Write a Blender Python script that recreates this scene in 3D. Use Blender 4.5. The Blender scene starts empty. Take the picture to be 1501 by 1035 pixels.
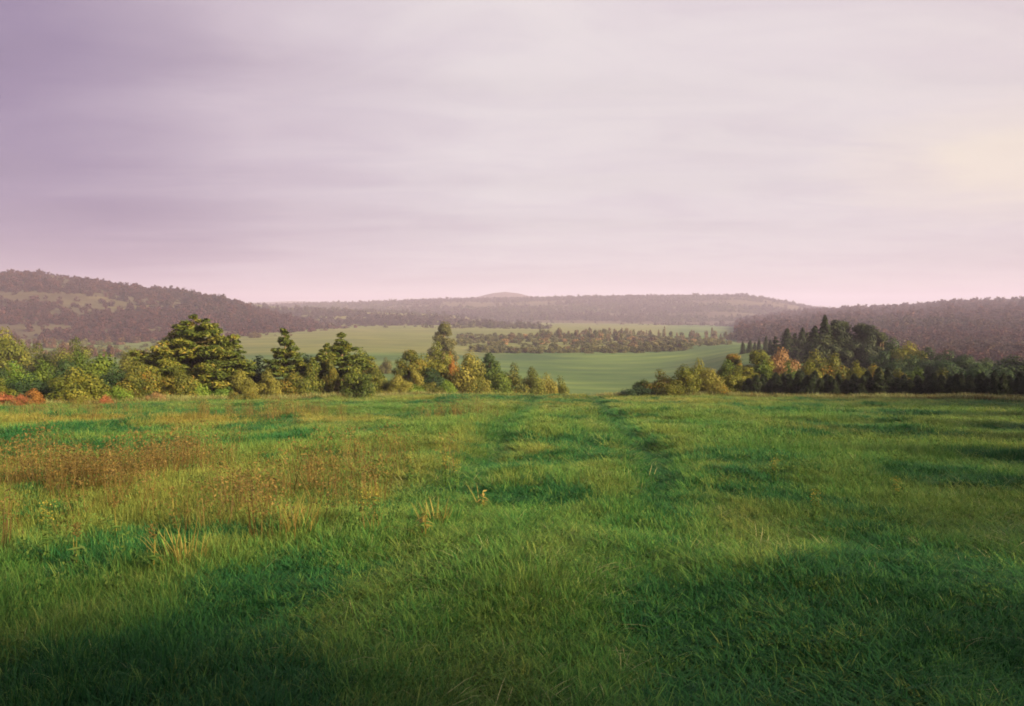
import bpy, math
import numpy as np
from mathutils import Vector, Matrix

# ------------------------------------------------------------------ camera, sky, sun, exposure
SC = bpy.context.scene
COL = SC.collection
W_PX, H_PX, F_PX, HORIZON = 1501.0, 1035.0, 1178.0, 470.0     # photograph geometry
CAM_Z = 1.7
PITCH = math.atan((H_PX / 2 - HORIZON) / F_PX)

cam_d = bpy.data.cameras.new('camera')
cam_d.sensor_width = 36.0
cam_d.lens = 36.0 * F_PX / W_PX
cam_d.clip_start, cam_d.clip_end = 0.05, 12000
cam = bpy.data.objects.new('camera', cam_d)
COL.objects.link(cam)
cam.location = (0, 0, CAM_Z)
cam.rotation_euler = (math.pi / 2 - PITCH, 0, 0)
SC.camera = cam

SUN_AZ, SUN_EL = math.radians(122), math.radians(20)           # clockwise from the view direction (+Y)
SUN_DIR = Vector((math.sin(SUN_AZ) * math.cos(SUN_EL), math.cos(SUN_AZ) * math.cos(SUN_EL), math.sin(SUN_EL)))

SKY_GAIN = 0.283
world = bpy.data.worlds.new('World')
SC.world = world
world.use_nodes = True
wn, wl = world.node_tree.nodes, world.node_tree.links
wn.clear()


def N(nodes, kind, **kw):
    n = nodes.new(kind)
    for k, v in kw.items():
        setattr(n, k, v)
    return n


def ramp(nodes, stops, interp='LINEAR'):
    r = nodes.new('ShaderNodeValToRGB')
    cr = r.color_ramp
    cr.interpolation = interp
    while len(cr.elements) < len(stops):
        cr.elements.new(0.5)
    for e, (p, c) in zip(cr.elements, stops):
        e.position = p
        e.color = (c, c, c, 1) if isinstance(c, (int, float)) else (c[0], c[1], c[2], 1)
    return r


def build_sky():
    out = N(wn, 'ShaderNodeOutputWorld')
    bg = N(wn, 'ShaderNodeBackground')
    bg.inputs['Strength'].default_value = 0.1
    sky = N(wn, 'ShaderNodeTexSky', sky_type='NISHITA')
    sky.sun_disc = False
    sky.sun_elevation = SUN_EL
    sky.sun_rotation = SUN_AZ
    sky.air_density, sky.dust_density = 1.0, 2.0
    tc = N(wn, 'ShaderNodeTexCoord')
    sep = N(wn, 'ShaderNodeSeparateXYZ')
    wl.new(tc.outputs['Generated'], sep.inputs[0])
    # horizontal angle to the sun: the overcast is brightest and warmest on the sun's side
    dot = N(wn, 'ShaderNodeVectorMath', operation='DOT_PRODUCT')
    wl.new(tc.outputs['Generated'], dot.inputs[0])
    dot.inputs[1].default_value = (math.sin(SUN_AZ), math.cos(SUN_AZ), 0)
    # streaky overcast: noise over a flat cloud deck (direction divided by its height)
    zc = N(wn, 'ShaderNodeMath', operation='MAXIMUM')
    wl.new(sep.outputs['Z'], zc.inputs[0])
    zc.inputs[1].default_value = 0.0
    zo = N(wn, 'ShaderNodeMath', operation='ADD')
    wl.new(zc.outputs[0], zo.inputs[0])
    zo.inputs[1].default_value = 0.07
    px = N(wn, 'ShaderNodeMath', operation='DIVIDE')
    wl.new(sep.outputs['X'], px.inputs[0])
    wl.new(zo.outputs[0], px.inputs[1])
    py = N(wn, 'ShaderNodeMath', operation='DIVIDE')
    wl.new(sep.outputs['Y'], py.inputs[0])
    wl.new(zo.outputs[0], py.inputs[1])
    comb = N(wn, 'ShaderNodeCombineXYZ')
    wl.new(px.outputs[0], comb.inputs[0])
    wl.new(py.outputs[0], comb.inputs[1])
    mp = N(wn, 'ShaderNodeMapping')
    mp.inputs['Rotation'].default_value = (0, 0, math.radians(12))
    mp.inputs['Scale'].default_value = (0.16, 0.55, 1)
    wl.new(comb.outputs[0], mp.inputs[0])
    n1 = N(wn, 'ShaderNodeTexNoise')
    n1.inputs['Scale'].default_value = 1.6
    n1.inputs['Detail'].default_value = 5
    n1.inputs['Roughness'].default_value = 0.52
    n1.inputs['Distortion'].default_value = 0.6
    wl.new(mp.outputs[0], n1.inputs['Vector'])
    wob = N(wn, 'ShaderNodeMath', operation='MULTIPLY_ADD')
    wl.new(n1.outputs['Fac'], wob.inputs[0])
    wob.inputs[1].default_value = 0.20
    wl.new(dot.outputs['Value'], wob.inputs[2])
    fac = N(wn, 'ShaderNodeMapRange')
    fac.inputs['From Min'].default_value = -0.85
    fac.inputs['From Max'].default_value = 1.15
    wl.new(wob.outputs[0], fac.inputs['Value'])
    base = ramp(wn, [(0.0, (0.24, 0.178, 0.30)), (0.045, (0.29, 0.215, 0.345)), (0.07, (0.40, 0.315, 0.42)), (0.105, (0.58, 0.485, 0.55)),
                     (0.15, (0.66, 0.575, 0.615)), (0.21, (0.76, 0.685, 0.69)), (0.38, (0.79, 0.71, 0.71)), (0.50, (0.77, 0.675, 0.67)),
                     (1.0, (0.85, 0.72, 0.60))])
    wl.new(fac.outputs[0], base.inputs[0])
    # pink glow low down, greyer overhead
    hz = ramp(wn, [(0.0, 1.0), (0.22, 0.35), (0.6, 0.0)])
    wl.new(zc.outputs[0], hz.inputs[0])
    hm = N(wn, 'ShaderNodeMixRGB', blend_type='MULTIPLY')
    wl.new(hz.outputs[0], hm.inputs['Fac'])
    wl.new(base.outputs[0], hm.inputs['Color1'])
    hm.inputs['Color2'].default_value = (0.77, 0.81, 0.86, 1)
    st = ramp(wn, [(0.30, 0.91), (0.52, 1.0), (0.72, 1.04)])
    wl.new(n1.outputs['Fac'], st.inputs[0])
    sm = N(wn, 'ShaderNodeMixRGB', blend_type='MULTIPLY')
    sm.inputs['Fac'].default_value = 0.8
    wl.new(hm.outputs[0], sm.inputs['Color1'])
    wl.new(st.outputs[0], sm.inputs['Color2'])
    # finer mottling of the cloud base
    n2 = N(wn, 'ShaderNodeTexNoise')
    n2.inputs['Scale'].default_value = 2.6
    n2.inputs['Detail'].default_value = 7
    n2.inputs['Roughness'].default_value = 0.6
    n2.inputs['Distortion'].default_value = 0.9
    mp2 = N(wn, 'ShaderNodeMapping')
    mp2.inputs['Rotation'].default_value = (0, 0, math.radians(-20))
    mp2.inputs['Scale'].default_value = (0.42, 0.75, 1)
    wl.new(comb.outputs[0], mp2.inputs[0])
    wl.new(mp2.outputs[0], n2.inputs['Vector'])
    st2 = ramp(wn, [(0.30, (0.91, 0.89, 0.93)), (0.55, 1.0), (0.75, (1.04, 1.04, 1.02))])
    wl.new(n2.outputs['Fac'], st2.inputs[0])
    sm2 = N(wn, 'ShaderNodeMixRGB', blend_type='MULTIPLY')
    sm2.inputs['Fac'].default_value = 1.0
    wl.new(sm.outputs[0], sm2.inputs['Color1'])
    wl.new(st2.outputs[0], sm2.inputs['Color2'])
    # thin place in the cloud at the right where cream light comes through
    dv = N(wn, 'ShaderNodeVectorMath', operation='SUBTRACT')
    wl.new(tc.outputs['Generated'], dv.inputs[0])
    a, e = math.radians(34), math.radians(9.5)
    dv.inputs[1].default_value = (math.sin(a) * math.cos(e), math.cos(a) * math.cos(e), math.sin(e))
    sc_ = N(wn, 'ShaderNodeVectorMath', operation='MULTIPLY')
    wl.new(dv.outputs[0], sc_.inputs[0])
    sc_.inputs[1].default_value = (5.2, 5.2, 19)
    ln = N(wn, 'ShaderNodeVectorMath', operation='LENGTH')
    wl.new(sc_.outputs[0], ln.inputs[0])
    lw = N(wn, 'ShaderNodeMath', operation='MULTIPLY_ADD')
    wl.new(n2.outputs['Fac'], lw.inputs[0])
    lw.inputs[1].default_value = -0.8
    wl.new(ln.outputs['Value'], lw.inputs[2])
    lr = ramp(wn, [(0.0, 0.62), (0.45, 0.24), (1.0, 0.0)], 'EASE')
    wl.new(lw.outputs[0], lr.inputs[0])
    cm = N(wn, 'ShaderNodeMixRGB')
    wl.new(lr.outputs[0], cm.inputs['Fac'])
    wl.new(sm2.outputs[0], cm.inputs['Color1'])
    cm.inputs['Color2'].default_value = (0.88, 0.77, 0.60, 1)
    gain = N(wn, 'ShaderNodeVectorMath', operation='SCALE')
    wl.new(cm.outputs[0], gain.inputs[0])
    gain.inputs['Scale'].default_value = SKY_GAIN * 10
    mix = N(wn, 'ShaderNodeMixRGB')
    mix.inputs['Fac'].default_value = 0.98                     # thin overcast over the clear sky
    wl.new(sky.outputs[0], mix.inputs['Color1'])
    wl.new(gain.outputs[0], mix.inputs['Color2'])
    wl.new(mix.outputs[0], bg.inputs['Color'])
    wl.new(bg.outputs[0], out.inputs[0])


build_sky()

sun_d = bpy.data.lights.new('sun', 'SUN')
sun_d.energy = 5.0
sun_d.angle = math.radians(8.0)                                # softened by thin cloud
sun_d.color = (1.0, 0.80, 0.42)
sun = bpy.data.objects.new('sun', sun_d)
COL.objects.link(sun)
sun.rotation_euler = SUN_DIR.to_track_quat('Z', 'Y').to_euler()

SC.view_settings.view_transform = 'Standard'
SC.view_settings.look = 'None'
SC.view_settings.gamma = 1
SC.view_settings.use_curve_mapping = False
SC.view_settings.exposure = 1.9
SC.render.engine = 'CYCLES'
SC.cycles.use_denoising = True
SC.cycles.max_bounces = 6
SC.cycles.diffuse_bounces = 2
SC.cycles.glossy_bounces = 1
SC.cycles.transmission_bounces = 3
SC.cycles.volume_bounces = 1
SC.cycles.sample_clamp_indirect = 4
SC.cycles.pixel_filter_type = 'GAUSSIAN'
SC.cycles.filter_width = 2.0

RNG = np.random.default_rng(7)

# ------------------------------------------------------------------ helpers


def tag(o, label=None, cat=None, group=None, kind=None):
    if label: o['label'] = label
    if cat: o['category'] = cat
    if group: o['group'] = group
    if kind: o['kind'] = kind
    return o


def px_ray(x, y):
    """world direction through pixel (x, y) of the photograph, scaled to forward distance 1"""
    cx, cy = (x - W_PX / 2) / F_PX, -(y - H_PX / 2) / F_PX
    c, s = math.cos(PITCH), math.sin(PITCH)
    fy, fz = c + s * cy, -s + c * cy
    return cx / fy, fz / fy


def px_z(x, y, Y):
    return CAM_Z + Y * px_ray(x, y)[1]


def px_x(x, Y):
    return Y * (x - W_PX / 2) / F_PX


def mesh_np(name, verts, faces_n, loops, tint=None, smooth=False, extra=None):
    """mesh from numpy: verts (n,3), loops flat vertex indices, faces_n vertices per face"""
    me = bpy.data.meshes.new(name)
    verts = np.asarray(verts, dtype=np.float32)
    loops = np.asarray(loops, dtype=np.int32).ravel()
    faces_n = np.asarray(faces_n, dtype=np.int32)
    me.vertices.add(len(verts))
    me.vertices.foreach_set('co', verts.ravel())
    if len(loops):
        me.loops.add(len(loops))
        me.loops.foreach_set('vertex_index', loops)
        me.polygons.add(len(faces_n))
        st = np.concatenate([[0], np.cumsum(faces_n)[:-1]]).astype(np.int32)
        me.polygons.foreach_set('loop_start', st)
        me.polygons.foreach_set('loop_total', faces_n)
        me.polygons.foreach_set('use_smooth', np.full(len(faces_n), smooth))
    me.update(calc_edges=True)
    if tint is not None:
        a = me.attributes.new('tint', 'FLOAT', 'FACE')
        a.data.foreach_set('value', np.asarray(tint, dtype=np.float32))
    for k, (typ, arr) in (extra or {}).items():
        a = me.attributes.new(k, typ, 'POINT')
        f = {'FLOAT': 'value', 'INT': 'value', 'FLOAT_VECTOR': 'vector'}[typ]
        a.data.foreach_set(f, np.asarray(arr, dtype=np.int32 if typ == 'INT' else np.float32).ravel())
    return me


def grid_mesh(name, X, Y, Z, smooth=True):
    r, c = X.shape
    v = np.stack([X, Y, Z], -1).reshape(-1, 3)
    i = np.arange(r * c).reshape(r, c)
    q = np.stack([i[:-1, :-1], i[:-1, 1:], i[1:, 1:], i[1:, :-1]], -1).reshape(-1, 4)
    return mesh_np(name, v, np.full(len(q), 4), q, smooth=smooth)


def vnoise(x, y, seed=0):
    """smooth value noise, vectorised, about -1..1"""
    x, y = np.asarray(x, float), np.asarray(y, float)
    xi, yi = np.floor(x).astype(np.int64), np.floor(y).astype(np.int64)
    fx, fy = x - xi, y - yi
    fx, fy = fx * fx * (3 - 2 * fx), fy * fy * (3 - 2 * fy)

    def h(a, b):
        n = (a * 374761393 + b * 668265263 + seed * 1442695041) & 0x7fffffff
        n = ((n ^ (n >> 13)) * 1274126177) & 0x7fffffff
        n = (n ^ (n >> 16)) & 0xffff
        return n / 32767.5 - 1
    a, b, c, d = h(xi, yi), h(xi + 1, yi), h(xi, yi + 1), h(xi + 1, yi + 1)
    return (a * (1 - fx) + b * fx) * (1 - fy) + (c * (1 - fx) + d * fx) * fy


def fbm(x, y, seed=0, octv=4):
    s, a, t = 0, 1, 0
    for k in range(octv):
        s = s + a * vnoise(x * 2 ** k, y * 2 ** k, seed + k * 17)
        t += a
        a *= 0.5
    return s / t


# ------------------------------------------------------------------ materials


def new_mat(name):
    m = bpy.data.materials.new(name)
    m.use_nodes = True
    m.node_tree.nodes.clear()
    return m, m.node_tree.nodes, m.node_tree.links


def leaf_material(name, stops, transl=0.35, rough=0.6, inst=None, vary=0.25, spec=0.2):
    """foliage: colour runs along a ramp with each leaf's own tint; thin leaves let light through"""
    m, n, l = new_mat(name)
    at = N(n, 'ShaderNodeAttribute', attribute_name='tint')
    r = ramp(n, stops)
    oi = N(n, 'ShaderNodeObjectInfo')
    ma = N(n, 'ShaderNodeMath', operation='MULTIPLY_ADD')
    l.new(oi.outputs['Random'], ma.inputs[0])
    ma.inputs[1].default_value = vary
    ad = N(n, 'ShaderNodeMath', operation='ADD')
    l.new(at.outputs['Fac'], ad.inputs[0])
    ad.inputs[1].default_value = -vary / 2
    l.new(ad.outputs[0], ma.inputs[2])
    l.new(ma.outputs[0], r.inputs[0])
    col = r.outputs[0]
    if inst:
        ia = N(n, 'ShaderNodeAttribute', attribute_name='zone', attribute_type='INSTANCER')
        mx = N(n, 'ShaderNodeMixRGB')
        l.new(ia.outputs['Fac'], mx.inputs['Fac'])
        l.new(col, mx.inputs['Color1'])
        r2 = ramp(n, inst)
        l.new(ma.outputs[0], r2.inputs[0])
        l.new(r2.outputs[0], mx.inputs['Color2'])
        col = mx.outputs[0]
    p = N(n, 'ShaderNodeBsdfPrincipled')
    p.inputs['Roughness'].default_value = rough
    p.inputs['Specular IOR Level'].default_value = spec
    l.new(col, p.inputs['Base Color'])
    t = N(n, 'ShaderNodeBsdfTranslucent')
    l.new(col, t.inputs['Color'])
    mix = N(n, 'ShaderNodeMixShader')
    mix.inputs[0].default_value = transl
    l.new(p.outputs[0], mix.inputs[1])
    l.new(t.outputs[0], mix.inputs[2])
    o = N(n, 'ShaderNodeOutputMaterial')
    l.new(mix.outputs[0], o.inputs[0])
    return m


def ground_material(name, stops, scale=(0.05, 0.05), stops2=None, scale2=0.006, bump=0.0):
    m, n, l = new_mat(name)
    tc = N(n, 'ShaderNodeTexCoord')
    mp = N(n, 'ShaderNodeMapping')
    mp.inputs['Scale'].default_value = (scale[0], scale[1], scale[1])
    l.new(tc.outputs['Object'], mp.inputs[0])
    t = N(n, 'ShaderNodeTexNoise')
    t.inputs['Scale'].default_value = 1
    t.inputs['Detail'].default_value = 8
    t.inputs['Roughness'].default_value = 0.62
    l.new(mp.outputs[0], t.inputs['Vector'])
    r = ramp(n, stops)
    l.new(t.outputs['Fac'], r.inputs[0])
    col = r.outputs[0]
    if stops2:
        t2 = N(n, 'ShaderNodeTexNoise')
        t2.inputs['Scale'].default_value = scale2
        t2.inputs['Detail'].default_value = 3
        l.new(tc.outputs['Object'], t2.inputs['Vector'])
        r2 = ramp(n, stops2)
        l.new(t2.outputs['Fac'], r2.inputs[0])
        mx = N(n, 'ShaderNodeMixRGB', blend_type='MULTIPLY')
        mx.inputs['Fac'].default_value = 1
        l.new(col, mx.inputs['Color1'])
        l.new(r2.outputs[0], mx.inputs['Color2'])
        col = mx.outputs[0]
    p = N(n, 'ShaderNodeBsdfPrincipled')
    p.inputs['Roughness'].default_value = 0.95
    p.inputs['Specular IOR Level'].default_value = 0.1
    l.new(col, p.inputs['Base Color'])
    if bump:
        b = N(n, 'ShaderNodeBump')
        b.inputs['Strength'].default_value = 0.6
        b.inputs['Distance'].default_value = bump
        l.new(t.outputs['Fac'], b.inputs['Height'])
        l.new(b.outputs[0], p.inputs['Normal'])
    o = N(n, 'ShaderNodeOutputMaterial')
    l.new(p.outputs[0], o.inputs[0])
    return m


# foliage palettes (dark, mid, light)
PAL = {
    'green':  leaf_material('leaves_green',  [(0.0, (0.020, 0.040, 0.012)), (0.5, (0.055, 0.085, 0.020)), (1.0, (0.115, 0.140, 0.035))]),
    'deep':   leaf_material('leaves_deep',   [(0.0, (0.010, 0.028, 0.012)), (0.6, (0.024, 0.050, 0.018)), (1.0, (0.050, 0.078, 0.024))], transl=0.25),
    'olive':  leaf_material('leaves_olive',  [(0.0, (0.036, 0.048, 0.012)), (0.5, (0.092, 0.100, 0.022)), (1.0, (0.170, 0.150, 0.036))]),
    'yellow': leaf_material('leaves_yellow', [(0.0, (0.070, 0.075, 0.018)), (0.5, (0.165, 0.160, 0.034)), (1.0, (0.270, 0.225, 0.055))]),
    'bright': leaf_material('leaves_bright', [(0.0, (0.035, 0.070, 0.016)), (0.5, (0.090, 0.145, 0.030)), (1.0, (0.160, 0.200, 0.045))]),
    'orange': leaf_material('leaves_orange', [(0.0, (0.100, 0.045, 0.014)), (0.5, (0.220, 0.095, 0.024)), (1.0, (0.300, 0.160, 0.040))]),
    'red':    leaf_material('leaves_red',    [(0.0, (0.130, 0.040, 0.022)), (0.5, (0.270, 0.085, 0.045)), (1.0, (0.330, 0.170, 0.080))]),
    'farpurple': leaf_material('leaves_far_purple', [(0.0, (0.045, 0.024, 0.022)), (0.5, (0.085, 0.045, 0.036)), (1.0, (0.130, 0.070, 0.045))], vary=0.5),
    'mixed':  leaf_material('leaves_mixed',  [(0.0, (0.030, 0.042, 0.014)), (0.45, (0.080, 0.085, 0.022)), (0.75, (0.150, 0.125, 0.032)), (1.0, (0.230, 0.110, 0.035))]),
    'salmon': leaf_material('leaves_salmon', [(0.0, (0.085, 0.055, 0.026)), (0.5, (0.180, 0.100, 0.050)), (1.0, (0.260, 0.155, 0.085))]),
    'tan':    leaf_material('leaves_tan',    [(0.0, (0.110, 0.070, 0.035)), (0.5, (0.220, 0.135, 0.070)), (1.0, (0.300, 0.190, 0.100))]),
    'pine':   leaf_material('needles_pine',  [(0.0, (0.022, 0.038, 0.012)), (0.5, (0.066, 0.082, 0.020)), (0.85, (0.125, 0.120, 0.030)), (1.0, (0.170, 0.120, 0.034))], transl=0.2),
    'spruce': leaf_material('needles_spruce', [(0.0, (0.008, 0.016, 0.009)), (0.6, (0.020, 0.032, 0.014)), (1.0, (0.045, 0.055, 0.020))], transl=0.1),
    'far':    leaf_material('leaves_far',    [(0.0, (0.030, 0.040, 0.020)), (0.5, (0.075, 0.080, 0.032)), (1.0, (0.130, 0.120, 0.048))], vary=0.5),
    'farbrown': leaf_material('leaves_far_brown', [(0.0, (0.050, 0.036, 0.022)), (0.5, (0.100, 0.070, 0.040)), (1.0, (0.160, 0.115, 0.060))], vary=0.5),
}
for _k in ('green', 'bright', 'mixed', 'olive', 'pine'):      # full, slightly yellowing late summer foliage
    for _n in PAL[_k].node_tree.nodes:
        if _n.type == 'VALTORGB':
            for _e in _n.color_ramp.elements:
                _c = _e.color
                _e.color = (_c[0] * 1.12, _c[1] * 1.16, _c[2] * 0.80, 1)
BARK = ground_material('bark', [(0.3, (0.045, 0.032, 0.022)), (0.7, (0.13, 0.095, 0.065))], scale=(9, 2.5), bump=0.02)
# ------------------------------------------------------------------ terrain height

T_COLS = [-1400, -300, 0, 200, 350, 500, 640, 700, 760, 820, 900, 1000, 1100, 1200, 1300, 1500, 1900, 2900]
T_DIST = [80, 120, 200, 300, 480, 750, 1100, 2500]
T_ROWS = {   # screen height of the ground at each distance, read off the photograph
    -1400: [570, 550, 532, 518, 500, 485, 478, 472],
    -300: [572, 552, 534, 520, 500, 485, 478, 472],
    0:    [575, 555, 535, 520, 500, 485, 478, 472],
    200:  [575, 557, 536, 520, 498, 483, 476, 472],
    350:  [575, 562, 538, 512, 491, 481, 474, 471],
    500:  [576, 564, 532, 508, 489, 478, 471, 470],
    640:  [570, 563, 532, 512, 491, 477, 470, 470],
    700:  [568, 564, 540, 520, 492, 478, 471, 470],
    760:  [570, 568, 545, 520, 490, 479, 472, 471],
    820:  [586, 580, 550, 520, 490, 480, 473, 471],
    900:  [594, 584, 552, 520, 493, 482, 474, 471],
    1000: [592, 580, 548, 515, 496, 484, 475, 472],
    1100: [584, 558, 512, 504, 500, 488, 477, 473],
    1200: [580, 546, 516, 514, 506, 495, 482, 474],
    1300: [580, 542, 524, 522, 512, 500, 487, 476],
    1500: [584, 545, 533, 528, 515, 505, 492, 478],
    1900: [584, 548, 535, 530, 518, 507, 495, 480],
    2900: [584, 550, 536, 530, 520, 508, 495, 480],
}


def build_table():
    lu = np.linspace(T_COLS[0], T_COLS[-1], 700)
    ly = np.linspace(math.log(80), math.log(2500), 260)
    cols = []
    for c in T_COLS:
        z = [px_z(c, y, d) for y, d in zip(T_ROWS[c], T_DIST)]
        cols.append(np.interp(ly, np.log(T_DIST), z))
    cols = np.array(cols)
    tab = np.array([np.interp(lu, T_COLS, cols[:, j]) for j in range(len(ly))])   # (ly, lu)
    k = np.ones(9) / 9
    for _ in range(3):
        p = np.pad(tab, ((8, 8), (0, 0)), 'edge')
        kk = np.ones(17) / 17
        tab = np.apply_along_axis(lambda a: np.convolve(a, kk, 'valid'), 0, p)
        p = np.pad(tab, ((0, 0), (4, 4)), 'edge')
        tab = np.apply_along_axis(lambda a: np.convolve(a, k, 'valid'), 1, p)
    return lu, ly, tab


LU, LY, TAB = build_table()


def table_z(X, Y):
    Y = np.maximum(Y, 60.0)
    u = np.clip(X / Y * F_PX + W_PX / 2, LU[0], LU[-1])
    fy = np.clip((np.log(Y) - LY[0]) / (LY[1] - LY[0]), 0, len(LY) - 1.001)
    fx = np.clip((u - LU[0]) / (LU[1] - LU[0]), 0, len(LU) - 1.001)
    i, j = fy.astype(int), fx.astype(int)
    a, b = fy - i, fx - j
    return ((TAB[i, j] * (1 - b) + TAB[i, j + 1] * b) * (1 - a) + (TAB[i + 1, j] * (1 - b) + TAB[i + 1, j + 1] * b) * a)


TRACK1 = [(0.6, 2), (1.0, 5), (1.5, 8.2), (2.4, 13), (3.0, 16.5), (3.5, 24), (4.6, 40), (6, 60), (8, 75)]
TRACK2 = [(-2.5, 2), (-2.0, 5), (-1.5, 8.2), (-0.75, 13), (-0.5, 16.5), (-0.1, 24), (0.9, 40), (2.2, 60), (4, 75)]


def track_d(X, Y):
    d = np.full(np.shape(X), 99.0)
    for tr in (TRACK1, TRACK2):
        ty, tx = [p[1] for p in tr], [p[0] for p in tr]
        d = np.minimum(d, np.abs(X - np.interp(Y, ty, tx) - 0.15 * vnoise(Y * 0.35, Y * 0, 5)))
    return d


def smooth01(t):
    t = np.clip(t, 0, 1)
    return t * t * (3 - 2 * t)


def H(X, Y):
    X, Y = np.asarray(X, float), np.asarray(Y, float)
    near = -0.065 * Y
    near = near + (0.16 * fbm(X * 0.22 + 3, Y * 0.30, 11, 3) + 0.07 * fbm(X * 0.9, Y * 0.7, 13, 2)) * smooth01((Y + 40) / 20)
    t1 = np.abs(track_d(X, Y))
    near = near - 0.10 * np.exp(-(t1 / 0.48) ** 2) * smooth01((75 - Y) / 20) * smooth01((Y - 9) / 5)
    # a low swell that carries the left of the field edge a little further
    far = table_z(X, Y)
    w = smooth01((Y - 58) / 24)
    return near * (1 - w) + far * w


def h1(x, y):
    return float(H(np.array([x]), np.array([y]))[0])


def fan(y0, y1, ny, u0, u1, nu):
    ly = np.exp(np.linspace(math.log(y0), math.log(y1), ny))
    uu = np.linspace(u0, u1, nu)
    Y = np.repeat(ly[:, None], nu, 1)
    X = Y * uu[None, :]
    return X, Y


M_FIELD = ground_material('field_soil_and_thatch', [(0.3, (0.018, 0.040, 0.012)), (0.55, (0.035, 0.075, 0.018)), (0.75, (0.075, 0.110, 0.028))],
                          scale=(1.2, 1.2), bump=0.05)
def valley_material():
    """valley meadows: fresh green sward, hay stubble where the mesh's zone value says so"""
    m = ground_material('valley_grass', [(0.30, (0.030, 0.068, 0.028)), (0.52, (0.054, 0.098, 0.038)), (0.72, (0.095, 0.140, 0.048))],
                        scale=(0.035, 0.09), stops2=[(0.35, (0.62, 0.72, 0.8)), (0.65, (1.4, 1.25, 1.0))], scale2=0.02, bump=0.6)
    n, l = m.node_tree.nodes, m.node_tree.links
    p = [x for x in n if x.type == 'BSDF_PRINCIPLED'][0]
    src = p.inputs['Base Color'].links[0].from_socket
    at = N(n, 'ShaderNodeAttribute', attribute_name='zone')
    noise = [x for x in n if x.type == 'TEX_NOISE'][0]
    sunlit_dry = ramp(n, [(0.3, (0.070, 0.085, 0.034)), (0.52, (0.108, 0.116, 0.044)), (0.72, (0.160, 0.148, 0.060))])
    l.new(noise.outputs['Fac'], sunlit_dry.inputs[0])
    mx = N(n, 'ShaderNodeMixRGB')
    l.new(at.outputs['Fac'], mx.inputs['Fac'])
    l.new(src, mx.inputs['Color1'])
    l.new(sunlit_dry.outputs[0], mx.inputs['Color2'])
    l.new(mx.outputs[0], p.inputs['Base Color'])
    return m


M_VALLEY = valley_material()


def setting(name, me, mat, label=None):
    o = bpy.data.objects.new(name, me)
    o['kind'] = 'structure'
    if label: o['label'] = label
    me.materials.append(mat)
    COL.objects.link(o)
    return o


def build_ground():
    ys = np.concatenate([np.linspace(-420, -30, 30), np.linspace(-28, 2, 20), np.arange(2.3, 30, 0.3), np.arange(30, 96, 0.8)])
    xs = np.concatenate([np.linspace(-420, -64, 26), np.arange(-62, -14, 0.8), np.arange(-14, 14, 0.28), np.arange(14, 62, 0.8), np.linspace(64, 420, 26)])
    X, Y = np.meshgrid(xs, ys)
    setting('field', grid_mesh('field', X, Y, H(X, Y)), M_FIELD, 'mown sloping grass field in the foreground with tractor tracks')
    # valley beyond the crest: starts under the field's far edge and runs to the hills
    ys = np.exp(np.linspace(math.log(86), math.log(2600), 190))
    uu = np.linspace(-1.75, 1.75, 240)
    Y = np.repeat(ys[:, None], len(uu), 1)
    X = Y * uu[None, :]
    Z = H(X, Y) + 0.5 * fbm(X * 0.02, Y * 0.02, 31, 3) * smooth01((Y - 90) / 60) - 0.02
    me = grid_mesh('valley', X, Y, Z)
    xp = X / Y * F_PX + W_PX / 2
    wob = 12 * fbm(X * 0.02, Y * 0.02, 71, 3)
    z = smooth01((Y + wob - 245) / 25) * smooth01((690 - xp + wob * 2) / 60) * 0.85                          # sunlit upper meadow at the left, painted in as yellower colour
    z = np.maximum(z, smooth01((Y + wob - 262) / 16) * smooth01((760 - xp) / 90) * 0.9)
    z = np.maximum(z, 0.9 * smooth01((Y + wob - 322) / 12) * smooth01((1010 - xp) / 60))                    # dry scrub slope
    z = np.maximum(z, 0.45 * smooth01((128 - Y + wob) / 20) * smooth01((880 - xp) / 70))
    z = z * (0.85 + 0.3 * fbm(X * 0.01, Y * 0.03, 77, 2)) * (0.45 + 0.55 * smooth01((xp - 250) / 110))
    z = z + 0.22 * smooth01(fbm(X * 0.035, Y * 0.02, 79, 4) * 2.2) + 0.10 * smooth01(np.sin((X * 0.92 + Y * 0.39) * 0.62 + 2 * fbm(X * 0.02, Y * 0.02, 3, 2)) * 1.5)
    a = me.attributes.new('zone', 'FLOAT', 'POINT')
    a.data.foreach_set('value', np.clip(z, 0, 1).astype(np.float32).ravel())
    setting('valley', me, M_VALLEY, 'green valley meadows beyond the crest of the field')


build_ground()

# ------------------------------------------------------------------ hills


def hill_z(prof, d_ridge, d_foot, y_foot, X, Y, seed, rough=1.0):
    """hill surface height at (X, Y): ridge profile in screen columns at distance d_ridge, foot at d_foot"""
    x_px = X / Y * F_PX + W_PX / 2
    xs, ys = [p[0] for p in prof], [p[1] for p in prof]
    ridge = np.interp(x_px, xs, ys)
    zr = CAM_Z + d_ridge * (HORIZON - ridge) / F_PX
    zf = CAM_Z + d_foot * (HORIZON - y_foot) / F_PX
    t = (Y - d_foot) / (d_ridge - d_foot)
    up = smooth01(t) * 0.55 + np.clip(t, 0, 1) * 0.45
    down = np.maximum(t - 1, 0)
    z = zf + (zr - zf) * (up - 0.45 * np.minimum(down, 1.0) ** 1.2 * 2.0)
    z = z + rough * fbm(X * 0.006, Y * 0.006, seed, 4) * 5 * np.clip(t * 3, 0, 1) * (1 - 0.8 * np.exp(-((t - 1) / 0.15) ** 2))
    return np.where(t < 0, zf + t * 12, z)


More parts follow.
